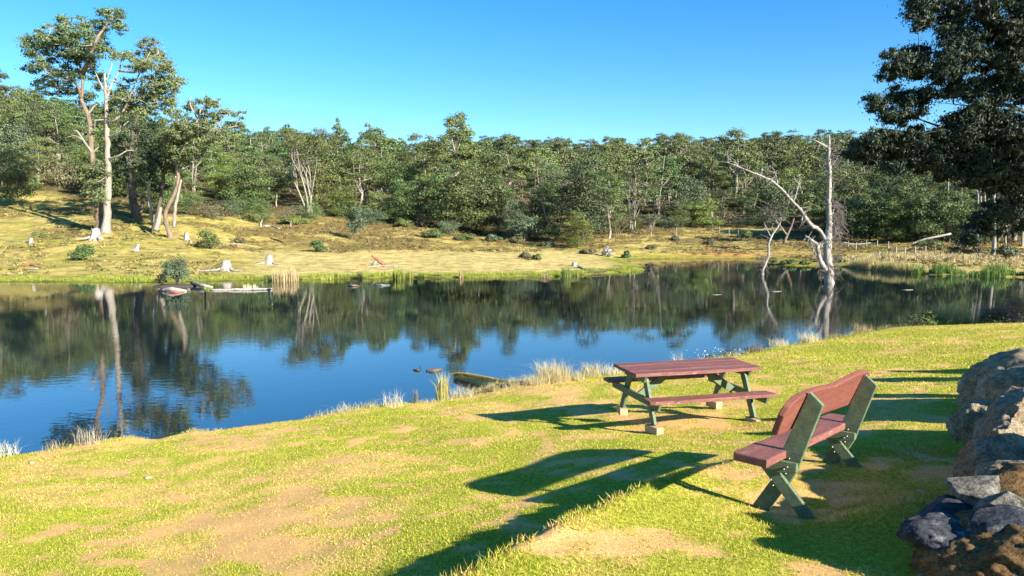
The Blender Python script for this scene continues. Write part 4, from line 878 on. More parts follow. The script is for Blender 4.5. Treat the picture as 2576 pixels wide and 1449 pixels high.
# backrest: outline in (a, t) along the lean, one slab from end to end
top = [(-1.10, .26), (-1.125, .36), (-1.10, .43), (-1.02, .485), (-.90, .512), (-.74, .52), (-.50, .522), (-.31, .516), (-.12, .508), (.02, .510), (.18, .522), (.33, .54), (.55, .562), (.77, .568), (.95, .55), (1.06, .51), (1.12, .44), (1.13, .34)]
bot = [(1.12, .25), (1.05, .212), (.7, .21), (.36, .218), (.0, .225), (-.4, .215), (-.8, .195), (-1.02, .182), (-1.08, .195)]
prism('backrest', top + bot, .052, M_RED2, pb, frame(Vector((0, .045, .45)) + nrm * .028, (1, 0, 0), tdir), .012)
for sx in (-1, 1):
    a = sx * SA
    so_ = [(-.262, .865), (-.16, .952), (.012, .50), (.012, .36), (.255, -.05), (.12, -.05), (-.055, .24), (-.105, .34), (-.135, .45)]
    prism('back_post', so_, .048, M_GRN, pb, frame((a, 0, 0), (0, 1, 0), (0, 0, 1)), .005)
    prism('rear_leg', [(.21, .37), (.08, .37), (-.36, -.08), (-.235, -.08)], .046, M_GRN, pb, frame((a - .049, 0, 0), (0, 1, 0), (0, 0, 1)), .005)
    prism('seat_bearer', [(-.125, .345), (-.125, .411), (.25, .411), (.225, .35), (.0, .315)], .044, M_GRN, pb, frame((a - .096, 0, .0), (0, 1, 0), (0, 0, 1)), .005)
    for b, h in ((-.06, .375), (-.035, .355)): bolt(pb, (a - .118, b, h), (-1, 0, 0), .007)
    for b, h in ((.075, .24), (.055, .20)): bolt(pb, (a - .072, b, h), (-1, 0, 0), .007)
    for b, h in ((-.02, .30), (-.04, .42)): bolt(pb, (a + .024, b, h), (1, 0, 0), .007); bolt(pb, (a - .024, b, h), (-1, 0, 0), .007)

# ------------------------------------------------------------------ rocks
def rock(name, label, cat, loc, size, mat_, seed, rot=(0, 0, 0), sub=4, amp=.28, fr=1.6, ridged=.0, fine=.05, parent=None, group=None, flat=-.9, facet=0, cuts=()):
    bm = bmesh.new(); bmesh.ops.create_icosphere(bm, subdivisions=sub, radius=1); V = np.array([v.co[:] for v in bm.verts]); Fc = np.array([[v.index for v in f.verts] for f in bm.faces]); bm.free()
    n = V.copy(); d = (fbm(V + seed * 3.1, fr, 4, seed) - .5) * 2 * amp + (fbm(V + seed, fr * 7, 3, seed + 5) - .5) * 2 * fine
    if ridged: d += (1 - np.abs(fbm(V + seed, fr * 2.3, 3, seed + 9) - .5) * 4) * ridged
    V = V * (1 + d)[:, None]
    if facet:
        rg = np.random.default_rng(seed)
        for _ in range(facet):
            q = rg.normal(size=3); q /= np.linalg.norm(q); h = rg.uniform(.62, .9); t_ = V @ q; m = t_ > h; V[m] -= np.outer(t_[m] - h, q) * .92
    V[:, 2] = np.maximum(V[:, 2], flat); V = V * np.array(size)
    R = np.array(Matrix.Rotation(rot[2], 3, 'Z') @ Matrix.Rotation(rot[1], 3, 'Y') @ Matrix.Rotation(rot[0], 3, 'X')); V = V @ R.T
    for q, h in cuts:
        q = np.array(q, float); q /= np.linalg.norm(q); t_ = V @ q; m = t_ > h; V[m] -= np.outer((t_[m] - h) * .82, q)
    if cuts: V = V * (1 + (fbm(V, 5, 4, seed + 3) - .5) * .16)[:, None] + (fbm(V, 16, 3, seed + 4) - .5)[:, None] * [.03, -.03, .05]
    o = link(name, mesh(name, V, None, Fc, None, [mat_], smooth=not facet), parent, loc)
    if label: tag(o, label, cat, group)
    return o
def gz(x, y, dz=0): return (x, y, nh(x, y) + dz)
rock('boulder', 'largest pale pitted boulder standing behind the bench at the right edge', 'boulder', gz(4.74, 6.2, -.06), (.90, 1.30, .57), M_CONG, 4, (0, .0, -.55), 6, .22, 1.7, .10, .08, cuts=[((.40, -.62, .68), .20), ((-.84, .55, .25), .60)])
rock('boulder', 'dark shaded lobe of rock at the left foot of the largest pale boulder', 'boulder', gz(3.78, 5.75, .10), (.20, .35, .30), M_CONG, 15, (0, .15, -.2), 5, .16, 1.8, .0, .05)
rock('boulder', 'pale boulder top farther back behind the largest one at the right edge', 'boulder', gz(6.6, 9.0, .18), (.85, .9, .55), M_CONG, 6, (0, 0, .4), 5, .22, 1.6, .06, .06)
rock('boulder', 'low dark rock at the far left end of the largest pale boulder', 'boulder', gz(5.05, 7.75, .10), (.30, .32, .30), M_CONG, 17, (0, 0, .3), 5, .22, 1.8, .04, .06)
rock('boulder', 'rusty earthy rock mass in the bottom right corner under the grey stones', 'boulder', gz(2.98, 3.86, -.08), (.70, .60, .33), M_EARTH, 8, (0, 0, .2), 6, .20, 1.8, .05, .06)
rock('stone', 'smooth blue-grey stone with white veins, leftmost of the stones in the bottom right corner', 'stone', gz(2.47, 4.08, .16), (.26, .20, .13), M_SLATE, 9, (0, .05, .1), 5, .24, 1.6, .04, .06, facet=9)
rock('stone', 'second blue-grey stone right of the leftmost one in the bottom right corner', 'stone', gz(2.74, 3.96, .22), (.20, .17, .12), M_SLATE, 10, (0, -.1, .4), 5, .24, 1.6, .04, .06, facet=9)
rock('stone', 'pale grey slab stone leaning against the largest boulder above the blue-grey stones', 'stone', gz(3.0, 4.50, .29), (.27, .23, .14), M_SLATEP, 11, (.2, .25, .5), 5, .22, 1.5, .05, .06, facet=10)
rock('stone', 'dark blue-grey stone tucked under the left end of the pale slab', 'stone', gz(2.73, 4.48, .12), (.22, .24, .18), M_SLATE, 12, (0, 0, .9), 5, .24, 1.5, .04, .05, facet=8)
rock('stone', 'pale grey stone with dark cracks at the right edge below the pale slab', 'stone', gz(2.90, 4.14, .27), (.19, .17, .12), M_SLATEP, 13, (0, .1, -.4), 5, .24, 1.6, .05, .06, facet=9)
rock('stone', 'pale brown stone at the right edge between the slab and the largest boulder', 'stone', gz(3.42, 4.80, .24), (.26, .24, .16), M_CONG, 14, (0, .1, -.4), 5, .2, 1.4, .03, .05)
rock('boulder', 'rusty rock base under the pale slab at the right edge', 'boulder', gz(3.30, 4.45, .05), (.55, .45, .34), M_EARTH, 18, (0, 0, .3), 5, .20, 1.8, .05, .06)
# boulders of the same row that go on outside the view
for k, (x, y, sx, sz) in enumerate([(4.9, 4.6, .75, .6), (7.9, 8.2, 1.0, .8)]):
    rock('boulder', f'{["boulder beyond the right edge beside the rusty rocks","boulder beyond the right edge past the largest pale one"][k]}', 'boulder', gz(x, y, .2), (sx, sx, sz), M_CONG, 30 + k, (0, 0, k), 4, .22, 1.6, .05, .06)
for k, (x, y, r_, h_) in enumerate([(6.5, 8.15, .26, .62), (7.85, 9.9, .30, .64), (8.95, 11.9, .38, .62), (6.1, 7.0, .3, .7), (10.2, 12.6, .4, .6)]):
    rock('boulder', ['upright rock beyond the right edge, nearest the bench', 'upright rock beyond the right edge, second from the bench', 'upright rock beyond the right edge, third from the bench', 'upright rock beyond the right edge behind the largest boulder', 'upright rock beyond the right edge, farthest away'][k], 'boulder', gz(x, y, h_ * .5), (r_, r_, h_), M_CONG, 50 + k, (0, 0, k), 3, .22, 1.6, .05, .06)
for k, (px, py, r_, lb) in enumerate([(373,1203,.035,'flat tan pebble lying in the dry grass on the left of the lawn'),(2318,1240,.035,'small tan clod on the rough grass between bench and stones'),(1262,1395,.022,'pale pebble in the shadow of the earth step'),(80,1165,.03,'small pale pebble near the left end of the bank'),(1390,1340,.022,'small stone lodged on the edge of the earth step')]):
    q = ptz(px, py, EYE - 2.2)
    for _ in range(6): q = ptz(px, py, nh(q[0], q[1]))
    rock('pebble', lb, 'stone', (q[0], q[1], q[2] + r_ * .25), (r_ * 1.5, r_, r_ * .6), M_PEB, 40 + k, (0, 0, k), 2, .25, 1.6)

# ------------------------------------------------------------------ grass, reeds, shrubs
def blades(g, rng, base, hgt, wid, lean, col, curve=.35, mi=0):
    """curved two-piece blades: base (n,3)"""
    n = len(base); a = rng.uniform(0, 2 * np.pi, n); d = np.stack([np.cos(a), np.sin(a), np.zeros(n)], 1)
    L_ = np.abs(rng.normal(size=n)) * lean; side = np.stack([-np.sin(a + rng.normal(size=n)), np.cos(a), np.zeros(n)], 1); side /= np.linalg.norm(side, axis=1)[:, None]
    hgt = np.broadcast_to(hgt, (n,)); w_ = np.broadcast_to(wid, (n,))[:, None]
    mid = base + d * (L_ * hgt * .35)[:, None] + np.array([0, 0, 1]) * (hgt * .6)[:, None]
    tip = base + d * (L_ * hgt * (1 + curve))[:, None] + np.array([0, 0, 1]) * (hgt * (1 - .25 * np.minimum(L_, 1.5)))[:, None]
    V = np.stack([base - side * w_ / 2, base + side * w_ / 2, mid + side * w_ * .38, mid - side * w_ * .38, tip], 1).reshape(-1, 3)
    i = np.arange(n) * 5; Q = np.stack([i, i + 1, i + 2, i + 3], 1); T_ = np.stack([i + 3, i + 2, i + 4], 1)
    g.add(V, Q, T_, np.repeat(col, 5, 0), mi)
def tuft(label, x, y, z, h, r, n, c1, c2, wid=.006, lean=.35, seed=0, cat='grass tuft', name='grass_tuft', group='grass tufts along the near bank'):
    rng = np.random.default_rng(seed); a = rng.uniform(0, 6.28, n); q = np.sqrt(rng.random(n)) * r
    base = np.stack([np.cos(a) * q, np.sin(a) * q, np.full(n, -.03)], 1); t_ = rng.random((n, 1)); col = np.array(c1) * (1 - t_) + np.array(c2) * t_
    g = Geo(); blades(g, rng, base, h * (.45 + .65 * rng.random(n)), wid, lean, col); o = link(name, g.mesh(name, [M_GRASS]), None, (x, y, z)); return tag(o, label, cat, group)
STR, STR2, GRN, GRN2, BRN, PAL = (.52, .43, .20), (.62, .54, .30), (.20, .25, .05), (.34, .36, .08), (.28, .20, .11), (.70, .64, .48)
def bank(px, py, z=.35):
    q = ptz(px, py, z)
    return q[0], q[1], max(min(float(near_h(q[:1], q[1:2])[0][0]), z + .3), 0.0)
TU = [(1262,985,.22,.35,260,STR,STR2,.006,.9,'low straw grass on the bank behind the mossy log root'),(1318,978,.26,.4,320,STR2,STR,.006,.9,'dry straw mat on the bank spur left of the big clump'),(1220,992,.2,.3,160,STR,BRN,.006,.9,'short brown and straw grass under the mossy log'),(1113,1008,.66,.13,260,GRN2,STR,.009,.22,'tallest green and straw grass clump at the water edge left of the mossy log'),(990,1030,.40,.22,130,PAL,STR2,.005,.7,'thin pale wispy grass tuft left of the tall green clump'),(1045,1018,.36,.06,60,BRN,(.1,.08,.05),.006,.2,'small dark brown grass tuft beside the tall green clump'),(1165,1000,.30,.30,220,PAL,STR,.005,1.1,'low arching pale grass between the tall clump and the mossy log'),
      (1390,968,.62,.40,620,STR2,STR,.008,.55,'big straw-coloured grass clump left of the picnic table'),(1350,980,.35,.30,260,STR,STR2,.007,.7,'low straw grass at the foot of the big straw clump'),(1487,950,.46,.26,300,STR2,STR,.007,.6,'straw grass clump just left of the picnic table bench'),(1440,962,.36,.3,260,STR,STR2,.007,.7,'straw grass between the two clumps left of the table'),(1540,945,.34,.25,200,STR2,PAL,.007,.7,'pale grass seen behind the left end of the table bench'),
      (1705,897,.60,.16,90,PAL,STR2,.006,.6,'white wispy grass rising behind the middle of the tabletop'),(1660,905,.3,.3,120,PAL,STR,.006,.8,'low pale grass behind the left part of the tabletop'),(225,1120,.38,.24,150,BRN,PAL,.005,.6,'brown and pale dry grass tuft at the left bank bay'),(140,1130,.20,.2,60,BRN,STR,.005,.5,'sparse short brown grass left of the dry tuft'),(12,1150,.36,.2,130,PAL,STR2,.005,.6,'white grass tuft at the left edge of the view'),
      (865,1040,.26,.16,80,PAL,STR,.005,.7,'small pale wispy tuft on the middle of the bank'),(935,1030,.18,.2,70,STR,PAL,.005,.8,'short wispy grass between two pale tufts'),(1960,872,.34,.3,260,PAL,STR2,.007,.6,'pale grass clump on the bank right of the table'),(2035,862,.42,.35,300,STR2,PAL,.008,.6,'straw grass clump below the white tree reflection'),(1900,886,.4,.25,150,BRN,(.12,.1,.07),.007,.5,'dark brown grass tuft on the bank right of the table'),
      (2170,836,.38,.35,200,(.4,.26,.14),STR,.008,.5,'reddish dry grass tuft on the curve of the right bank'),(2100,850,.2,.3,150,STR,BRN,.007,.6,'short straw grass on the right bank'),(2390,818,.95,.50,420,(.34,.36,.12),STR,.014,.55,'large green tussock with arching blades on the right bank'),(2440,820,.5,.45,260,STR,(.34,.34,.12),.012,.7,'low straw tussock right of the large green one'),(2480,818,.7,.4,220,PAL,STR,.012,.6,'pale bristly tussock beside the heather bush')]
for k, (px, py, h, r, n, c1, c2, wd, ln, lb) in enumerate(TU):
    x, y, z = bank(px, py); tuft(lb, x, y, z, h, r, n, c1, c2, wd, ln, 200 + k)
def shrub(name, label, x, y, z, h, w_, n, lsize, colr, seed, cat='bush', group=None, nc=16, leafmat=None, wood=M_BARKD, base=.0, stems=9, dens=.45, dark=0):
    rng = np.random.default_rng(seed); e = empty(name, (x, y, z)); tag(e, label, cat, group)
    c = rng.normal(size=(nc, 3)); c /= np.linalg.norm(c, axis=1)[:, None]; c[:, 2] = np.abs(c[:, 2]); q = rng.uniform(.45, .85, nc)[:, None]
    cen = c * q * [w_ / 2, w_ / 2, h * .72] + [0, 0, h * (.16 + base)]; rad = np.full((nc, 3), 1.0) * (w_ * .19 * rng.uniform(.7, 1.3, nc))[:, None] * [1, 1, min(1.1, h / w_ + .2)]
    g = Geo()
    for i in range(min(nc, stems)): g.tube(smooth_path([[0, 0, -.1], cen[i] * [.4, .4, .6] + rng.normal(size=3) * .04 * w_, cen[i] * 1.05], 3), np.linspace(h * .016, h * .004, 7), 4, cap=False)
    link('stems', g.mesh('stems', [wood]), e); cr = Geo(); col = np.array(LEAFC[colr] if isinstance(colr, str) else colr)
    clump_leaves(cr, rng, cen, rad, n, lsize, col, .5, dens); link('foliage', cr.mesh('foliage', [leafmat or M_HLEAF]), e); return e
x, y, z = bank(1815, 893); shrub('shrub', 'dark low shrub with tiny white flowers behind the right part of the tabletop', x, y, z, .42, 1.15, 1500, .035, 'dark', 1, nc=20)
g = Geo(); rg = np.random.default_rng(6); P = rg.normal(size=(170, 3)) * [.40, .3, .07] + [0, 0, .30]; g.leaves(P, rg.normal(size=(170, 3)), .022, .022, np.tile([.62, .60, .55], (170, 1)), rg); link('flowers', g.mesh('flowers', [M_HLEAF]), bpy.data.objects['shrub'])
x, y, z = bank(1885, 884); shrub('shrub', 'small dark twiggy shrub by the water right of the white-flowered one', x, y, z, .45, .6, 500, .04, (.10, .085, .05), 2)
x, y, z = bank(2335, 822); shrub('shrub', 'leafy yellow-green shrub left of the large tussock on the right bank', x, y, z, .75, 1.1, 1100, .07, 'lime', 3)
x, y, z = bank(2298, 826); shrub('shrub', 'small dark shrub at the left end of the right bank plants', x, y, z, .5, .7, 500, .06, 'dark', 4)
x, y, z = bank(2545, 822); shrub('heather_bush', 'large heather bush with dull pink tips at the right end of the bank', x, y, z, 1.05, 2.3, 4200, .06, (.16, .12, .09), 5, nc=26)
x, y, z = bank(2505, 826); shrub('heather_bush', 'dark green heather bush in front of the large pinkish one', x, y, z, .55, 1.3, 1500, .055, 'dark', 6)
# low rough grass along the whole near bank
rg = np.random.default_rng(12); n = 9000; k = rg.integers(3, len(NS) - 4, n); f = rg.random(n)[:, None]; B_ = NS[k] * (1 - f) + NS[k + 1] * f; nn = np.stack([-(NS[k + 1] - NS[k])[:, 1], (NS[k + 1] - NS[k])[:, 0]], 1); nn /= np.linalg.norm(nn, axis=1)[:, None]
B_ = B_ - nn * (rg.normal(size=n) * .16 + .02)[:, None]; zz = near_h(B_[:, 0], B_[:, 1])[0]; t_ = rg.random((n, 1)); dens = fbm(v3(B_[:, 0], B_[:, 1]), .8, 3, 77)
keep = (zz > .05) & (dens > .36); g = Geo(); col = (np.array(STR) * t_ + np.array(GRN2) * (1 - t_)); blades(g, rg, np.stack([B_[:, 0], B_[:, 1], zz - .01], 1)[keep], (.05 + .13 * rg.random(n) * np.clip((dens - .4) * 6, 0, 1))[keep], .006, .5, col[keep])
tag(link('bank_grass', g.mesh('bank_grass', [M_GRASS])), 'short rough grass fringing the near bank', 'grass', kind='stuff')
# lawn grass: blades thin out with distance and in the bare patches
rg = np.random.default_rng(13); n = 520000; d = 3.0 * (26 / 3.0) ** rg.random(n) ** .85; u = rg.uniform(-.80, .80, n); x = u * d; y = d * (1 + 0 * u)
z, s = near_h(x, y); dr, ba, lu = patch(x, y); keep = (s > .05) & (rg.random(n) > np.clip(ba * .95 - .1, 0, .93)); x, y, z, s, d, dr, ba, lu = [a[keep] for a in (x, y, z, s, d, dr, ba, lu)]; n = len(x)
rough_ = np.exp(-(((x - 2.85) / .55) ** 2 + ((y - 5.1) / .5) ** 2)) + np.exp(-(((x - 4.1) / .5) ** 2 + ((y - 7.3) / .5) ** 2)) + .8 * np.exp(-np.abs(sdist(x, y, RD) - .08) / .09) * (y < 7)
h = (.006 + .010 * rg.random(n)) * (1 + .8 * lu + 2.6 * rough_) * (1 + d * .03); t_ = rg.random(n)
gA = np.array([.22, .28, .016]); gB = np.array([.52, .51, .048]); sA = np.array([.82, .58, .20]); sB = np.array([.56, .31, .10])
c = gA * (1 - t_[:, None]) + gB * t_[:, None]; ds = rg.random(n) < np.clip(dr * .80 + .30 * rough_, .12, .88); t2 = rg.random((n, 1)); c[ds] = (sA * t2 + sB * (1 - t2))[ds]
ang = rg.uniform(0, 6.28, n); wd = np.clip(.0019 * d ** .75, .0028, .02) * (.7 + .6 * rg.random(n)); sd_ = np.stack([np.cos(ang), np.sin(ang), np.zeros(n)], 1) * wd[:, None] / 2
b0 = np.stack([x, y, z - .004], 1); ln = rg.normal(size=(n, 2)) * .55 * h[:, None]; tip = b0 + np.stack([ln[:, 0], ln[:, 1], h], 1)
V = np.stack([b0 - sd_, b0 + sd_, tip], 1).reshape(-1, 3); me = mesh('lawn_grass', V, None, np.arange(3 * n).reshape(n, 3), np.repeat(c, 3, 0), [M_GRASS])
tag(link('lawn_grass', me), 'short green and dry yellow lawn grass', 'grass', kind='stuff')

# ------------------------------------------------------------------ mossy log and flotsam near the bank
g = Geo(); rg = np.random.default_rng(21); P = smooth_path([ptz(1143, 947, .04), ptz(1175, 953, .05), ptz(1215, 962, .07), ptz(1260, 973, .12), ptz(1310, 980, .16)], 6); g.tube(P, np.interp(np.linspace(0, 1, len(P)), [0, .12, .6, 1], [.04, .10, .14, .16]), 14, rough=.25, rng=rg)
e = empty('mossy_log', P[0]); tag(e, 'moss-covered log reaching from the bank into the lake left of the table', 'log'); lg = link('log', g.mesh('log', [M_MOSS], True), e); lg.location = -Vector(P[0])
g = Geo(); n = 9000; i = rg.integers(0, len(P) - 1, n); f = rg.random(n)[:, None]; q = P[i] * (1 - f) + P[i + 1] * f; a = rg.uniform(-.7, 3.6, n); rr = np.interp(i / len(P), [0, .12, .6, 1], [.05, .105, .145, .165]); q = q + np.stack([np.cos(a) * rr * .3, -np.cos(a) * rr, np.sin(a) * rr], 1)
t_ = rg.random((n, 1)); blades(g, rg, q, .05, .02, 1.2, np.array([.52, .44, .13]) * t_ + np.array([.34, .24, .08]) * (1 - t_)); mo = link('moss', g.mesh('moss', [M_GRASS]), e); mo.location = -Vector(P[0])
def stick(name, label, cat, pts__, radii, mat_, sides=8, seed=0, rough=.3, group=None, subs=4):
    rg = np.random.default_rng(seed); P = smooth_path(pts__, subs); o0 = P[0].copy(); P = P - o0; g = Geo(); R = np.interp(np.linspace(0, 1, len(P)), np.linspace(0, 1, len(radii)), radii); g.tube(P + rg.normal(size=P.shape) * R[:, None] * .15, R, sides, rough=rough, rng=rg)
    return tag(link(name, g.mesh(name, [mat_], True), None, tuple(o0)), label, cat, group)
stick('driftwood', 'short flat dark piece of driftwood floating in front of the mossy log', 'driftwood', [ptz(1072, 934, 0), ptz(1092, 932, .03), ptz(1112, 930, .02)], [.03, .06, .04], M_BARKD, 8, 1)
stick('driftwood', 'tiny dark floating twig with an upright stub left of the flat driftwood', 'driftwood', [ptz(1041, 931, 0), ptz(1050, 931, .02), ptz(1056, 930, .02), ptz(1058, 921, .02)], [.03, .03, .02, .012], M_WETW, 6, 2)
for k, (pp, rd, lb) in enumerate([([(1225,990),(1255,980),(1285,984)],[.03,.05,.03],'dark crooked driftwood lying on the bank beside the mossy log'),([(1265,985),(1295,975),(1330,980)],[.05,.06,.03],'second dark driftwood piece nearer the table on the bank'),([(1200,996),(1222,993),(1240,996)],[.02,.03,.02],'small dark stick at the water edge under the mossy log')]):
    stick('driftwood', lb, 'driftwood', [np.array(bank(a, b)) + [0, 0, .05] for a, b in pp], rd, M_WETW, 7, 5 + k)
for k, (px, py, sx) in enumerate([(1800,741,.5),(1950,733,1.1),(2282,729,.9)]):
    stick('floating_stick', ['pale floating stick in open water left of the dead trees', 'thin floating stick between the two dead trees', 'thin floating stick right of the white dead tree'][k], 'stick', [ptz(px - 16, py, .0), ptz(px, py, .02), ptz(px + 16, py, .0)], [.012, .02, .01], M_DEAD, 5, 11 + k)

# ------------------------------------------------------------------ far bank: stumps, logs, bushes, reeds, fence
def stump(label, px, py, wpx, hpx, mat_=None, seed=0, hollow=True, roots=((-1, .7), (.9, .5), (.2, .4)), top=.62, lean=0):
    g0_ = ground_at(px, py); d = g0_[1]; r = wpx / 2 / F * d; h = hpx / F * d; rg = np.random.default_rng(seed); e = empty('tree_stump', g0_); tag(e, label, 'tree stump')
    n = 18; a = np.arange(n) * 2 * np.pi / n; g = Geo(); V = []; lv = [(-.15, 1.25), (.0, 1.1), (.18, .88), (.5, .74), (.85, top), (1.0, top)]
    wob = 1 + .18 * (rg.random(n) - .5); fl = 1 + .25 * np.maximum(0, np.sin(a * 3 + seed)); th = rg.random(n) * .22
    for j, (t_, rr) in enumerate(lv):
        f = fl if j < 3 else 1 + (fl - 1) * .3; hh = h * (t_ + (th if j == 5 else 0) - (0.08 if j == 5 else 0)); V.append(np.stack([np.cos(a) * r * rr * wob * f + lean * t_ * h, np.sin(a) * r * rr * wob * f, np.zeros(n) + hh], 1))
    V.append(V[-1] * [.6, .6, 1] - [0, 0, h * .25]); V = np.concatenate(V); Q_ = [(j * n + k, j * n + (k + 1) % n, (j + 1) * n + (k + 1) % n, (j + 1) * n + k) for j in range(6) for k in range(n)]
    V = np.vstack([V, [[lean * h, 0, h * .6]]]); T_ = [(6 * n + k, 6 * n + (k + 1) % n, 7 * n) for k in range(n)]
    g.add(V, Q_, T_); link('stump', g.mesh('stump', [mat_ or M_DEAD]), e)
    for (dx, L_) in roots:
        an = rg.uniform(-.6, .2); q = np.array([[dx * r * .6, -abs(r) * .3, h * .22], [dx * r * 1.3, -r * .7 + an * r, h * .08], [dx * r * (1.3 + L_ * 2), -r * .9 + an * r * 2, -.02]]); g = Geo(); g.tube(smooth_path(q, 4), np.linspace(r * .28, r * .06, 9), 6, rough=.2, rng=rg); link('root', g.mesh('root', [mat_ or M_DEAD], True), e)
    return e
stump('white cut stump at the foot of the tall gums on the left slope', 243, 602, 28, 26, seed=1)
stump('white flaring stump with a long root to its left near the shore', 568, 681, 34, 24, seed=2, roots=((-1, 1.6), (1, .8)))
stump('white hollow stump with dark split, right of the flaring one on the pale grass', 677, 664, 26, 22, seed=3, roots=((-1, .6), (1, .6), (0, .4)))
stump('small pale leaning stump in the middle of the left slope', 343, 630, 14, 15, seed=4, roots=((-1, .8),), lean=.4)
stump('small pale stump near the left edge of the slope', 80, 614, 14, 15, seed=5, roots=((1, .6),))
stump('grey broken stump left of the brown bush', 471, 606, 15, 20, seed=6, roots=((1, .7),))
stump('small grey stump at the peninsula tip beside the dark log', 1445, 669, 16, 9, seed=7, roots=((1, .7),))
def farlog(label, pp, rpx, mat_, seed=0, name='fallen_log', cat='log', lift=.6, ys=None, branches=0):
    P = []
    for k, (px, py) in enumerate(pp):
        g_ = ground_at(px, py) if ys is None else pt(px, py, ys)
        r = (rpx if np.isscalar(rpx) else rpx[k]) / F * g_[1]; P.append(g_ + ([0, 0, r * lift] if ys is None else 0)); 
    R = [(rpx if np.isscalar(rpx) else rpx[k]) / F * p[1] for k, p in enumerate(P)]; return stick(name, label, cat, P, R, mat_, 9, seed)
gq = ground_at(2284, 622)
farlog('long fallen white log slanting up the bank at the right', [(2284,621),(2309,607),(2340,599),(2392,588)], [1.2,2.0,2.6,2.4], M_DEAD, 1, ys=gq[1])
farlog('pale fallen branch low on the ground behind the fence, right of the white dead tree', [(2120,609),(2150,614),(2190,611)], [1.2,1.4,1.0], M_DEAD, 2, ys=ground_at(2120, 625)[1])
farlog('pale fallen log at the foot of the white trunks by the right edge', [(2545,648),(2560,644),(2590,638)], [1.6,2.0,1.8], M_DEAD, 3)
gq = ground_at(955, 667)
farlog('upended red-brown rotten root pointing up left on the pale grass', [(935,643),(947,652),(960,661),(976,668)], [1.6,3.6,5.2,4.0], M_REDW, 4, 'fallen_root', 'root', ys=gq[1])
farlog('short white butt of wood leaning beside the red-brown root', [(938,666),(943,661),(946,656)], [3.6,4.2,2.0], M_DEAD, 5, 'wood_chunk', 'wood', ys=gq[1] - .4)
farlog('flat grey log lying in the grass in front of the red-brown root', [(918,672),(950,670),(1000,671)], [1.2,1.8,1.2], M_DEAD, 6)
farlog('dark stub of wood left of the red-brown root', [(908,668),(922,667)], [1.5,2.2], M_REDW, 7)
farlog('bleached log sliding into the water at the peninsula tip', [(1455,672),(1475,680),(1500,686)], [1.8,1.8,1.4], M_DEAD, 8)
farlog('black waterlogged log at the shore of the peninsula tip', [(1478,687),(1500,687.5),(1528,688)], [1.6,2.2,1.2], M_WETW, 9)
farlog('dark stub at the very end of the peninsula', [(1622,677),(1634,677)], [2.6,3.2], M_WETW, 10)
farlog('black floating log close to the shore between the reed clumps', [(1085,699),(1110,699)], [1.4,1.8], M_WETW, 11)
farlog('weathered pinkish fallen trunk on the upper heath left of the umbrella gum', [(652,573),(680,570),(705,577)], [1.6,2.6,2.2], M_DEAD, 12)
farlog('upright broken end of the pinkish fallen trunk on the upper heath', [(655,572),(656,562),(660,552)], [2.4,2.0,1.0], M_DEAD, 13, 'broken_branch', 'branch', ys=ground_at(656, 573)[1])
farlog('pale snag standing right of the pinkish fallen trunk', [(732,572),(731,564),(733,556)], [1.6,1.5,.8], M_DEAD, 14, 'dead_snag', 'snag', ys=ground_at(732, 573)[1])
farlog('dark log shadow modelled as a log on the heath left of the round green bush', [(682,601),(700,606),(716,612)], [1.0,1.6,1.0], M_WETW, 15)  # solid dark strip built where a log shadow lies
farlog('grey fallen branch across the heath right of the brown bush', [(560,612),(590,614),(620,617)], [.7,.9,.6], M_DEAD, 16)
farlog('reddish rotten log near the shore at the left edge', [(50,672),(70,668),(92,670)], [2.0,3.2,2.4], M_REDW, 17)
farlog('grey log lying beside the reddish rotten log', [(70,678),(95,677)], [1.4,1.6], M_DEAD, 18)
farlog('long pale log along the slope near the left edge', [(0,604),(40,606),(75,606)], [.8,.9,.6], M_DEAD, 19)
farlog('dark shaded log beside the orange-trunked gum', [(452,547),(480,544)], [1.2,1.2], M_BARKD, 20)
# islet with logs and a round bush in front of the left shore
ISY = 4.2 * F / (722 - HOR); ISX = (430 - CX) / F * ISY
rock('muddy_islet', 'low muddy islet under the grey-green bush by the left shore', 'islet', (ISX, ISY + .5, -.05), (1.7, .9, .22), M_WETW, 70, (0, 0, 0), 4, .2, 1.5)
shrub('bush', 'grey-green round bush on the islet at the left shore', ISX + .15, ISY + .5, .15, 2.15, 2.1, 5200, .11, 'blue', 71, nc=26, base=.03)
shrub('bush', 'dark low bush leaning over the water left of the grey-green one', ISX - .9, ISY + .4, .12, .85, .9, 900, .10, (.06, .055, .035), 72)
stick('fallen_log', 'thick pale log lying in the water in front of the grey-green bush', 'log', [ptz(406, 730, .05), ptz(435, 728, .14), ptz(470, 731, .05)], [.08, .14, .06], M_DEAD, 9, 31)
stick('fallen_log', 'red and black shaded log under the pale one before the grey-green bush', 'log', [ptz(415, 735, .0), ptz(440, 734, .06), ptz(462, 735, .0)], [.05, .08, .04], M_REDW, 8, 32)
stick('fallen_log', 'broad pale log end rising from the water right of the islet', 'log', [ptz(482, 712, .18), ptz(510, 718, .16), ptz(535, 722, .06)], [.12, .13, .07], M_DEAD, 9, 33)
stick('broken_branch', 'black upright stub between the pale logs right of the islet', 'branch', [ptz(516, 733, -.05), ptz(516, 733, .2), ptz(515, 733, .55)], [.07, .06, .03], M_WETW, 7, 34)
stick('fallen_log', 'long thin pale log floating from the islet towards the reed clump', 'log', [ptz(530, 730, .03), ptz(610, 728, .06), ptz(685, 727, .05)], [.07, .08, .06], M_DEAD, 8, 35, subs=6)
stick('broken_branch', 'pale forked stub on the right end of the long thin log', 'branch', [ptz(678, 727, .02), ptz(678, 727, .25), ptz(684, 727, .45)], [.08, .06, .03], M_DEAD, 7, 36)
stick('fallen_log', 'low pale log floating right of the straw reed clump', 'log', [ptz(876, 719, .02), ptz(890, 718, .07), ptz(903, 719, .02)], [.04, .07, .04], M_BARKB, 8, 37)
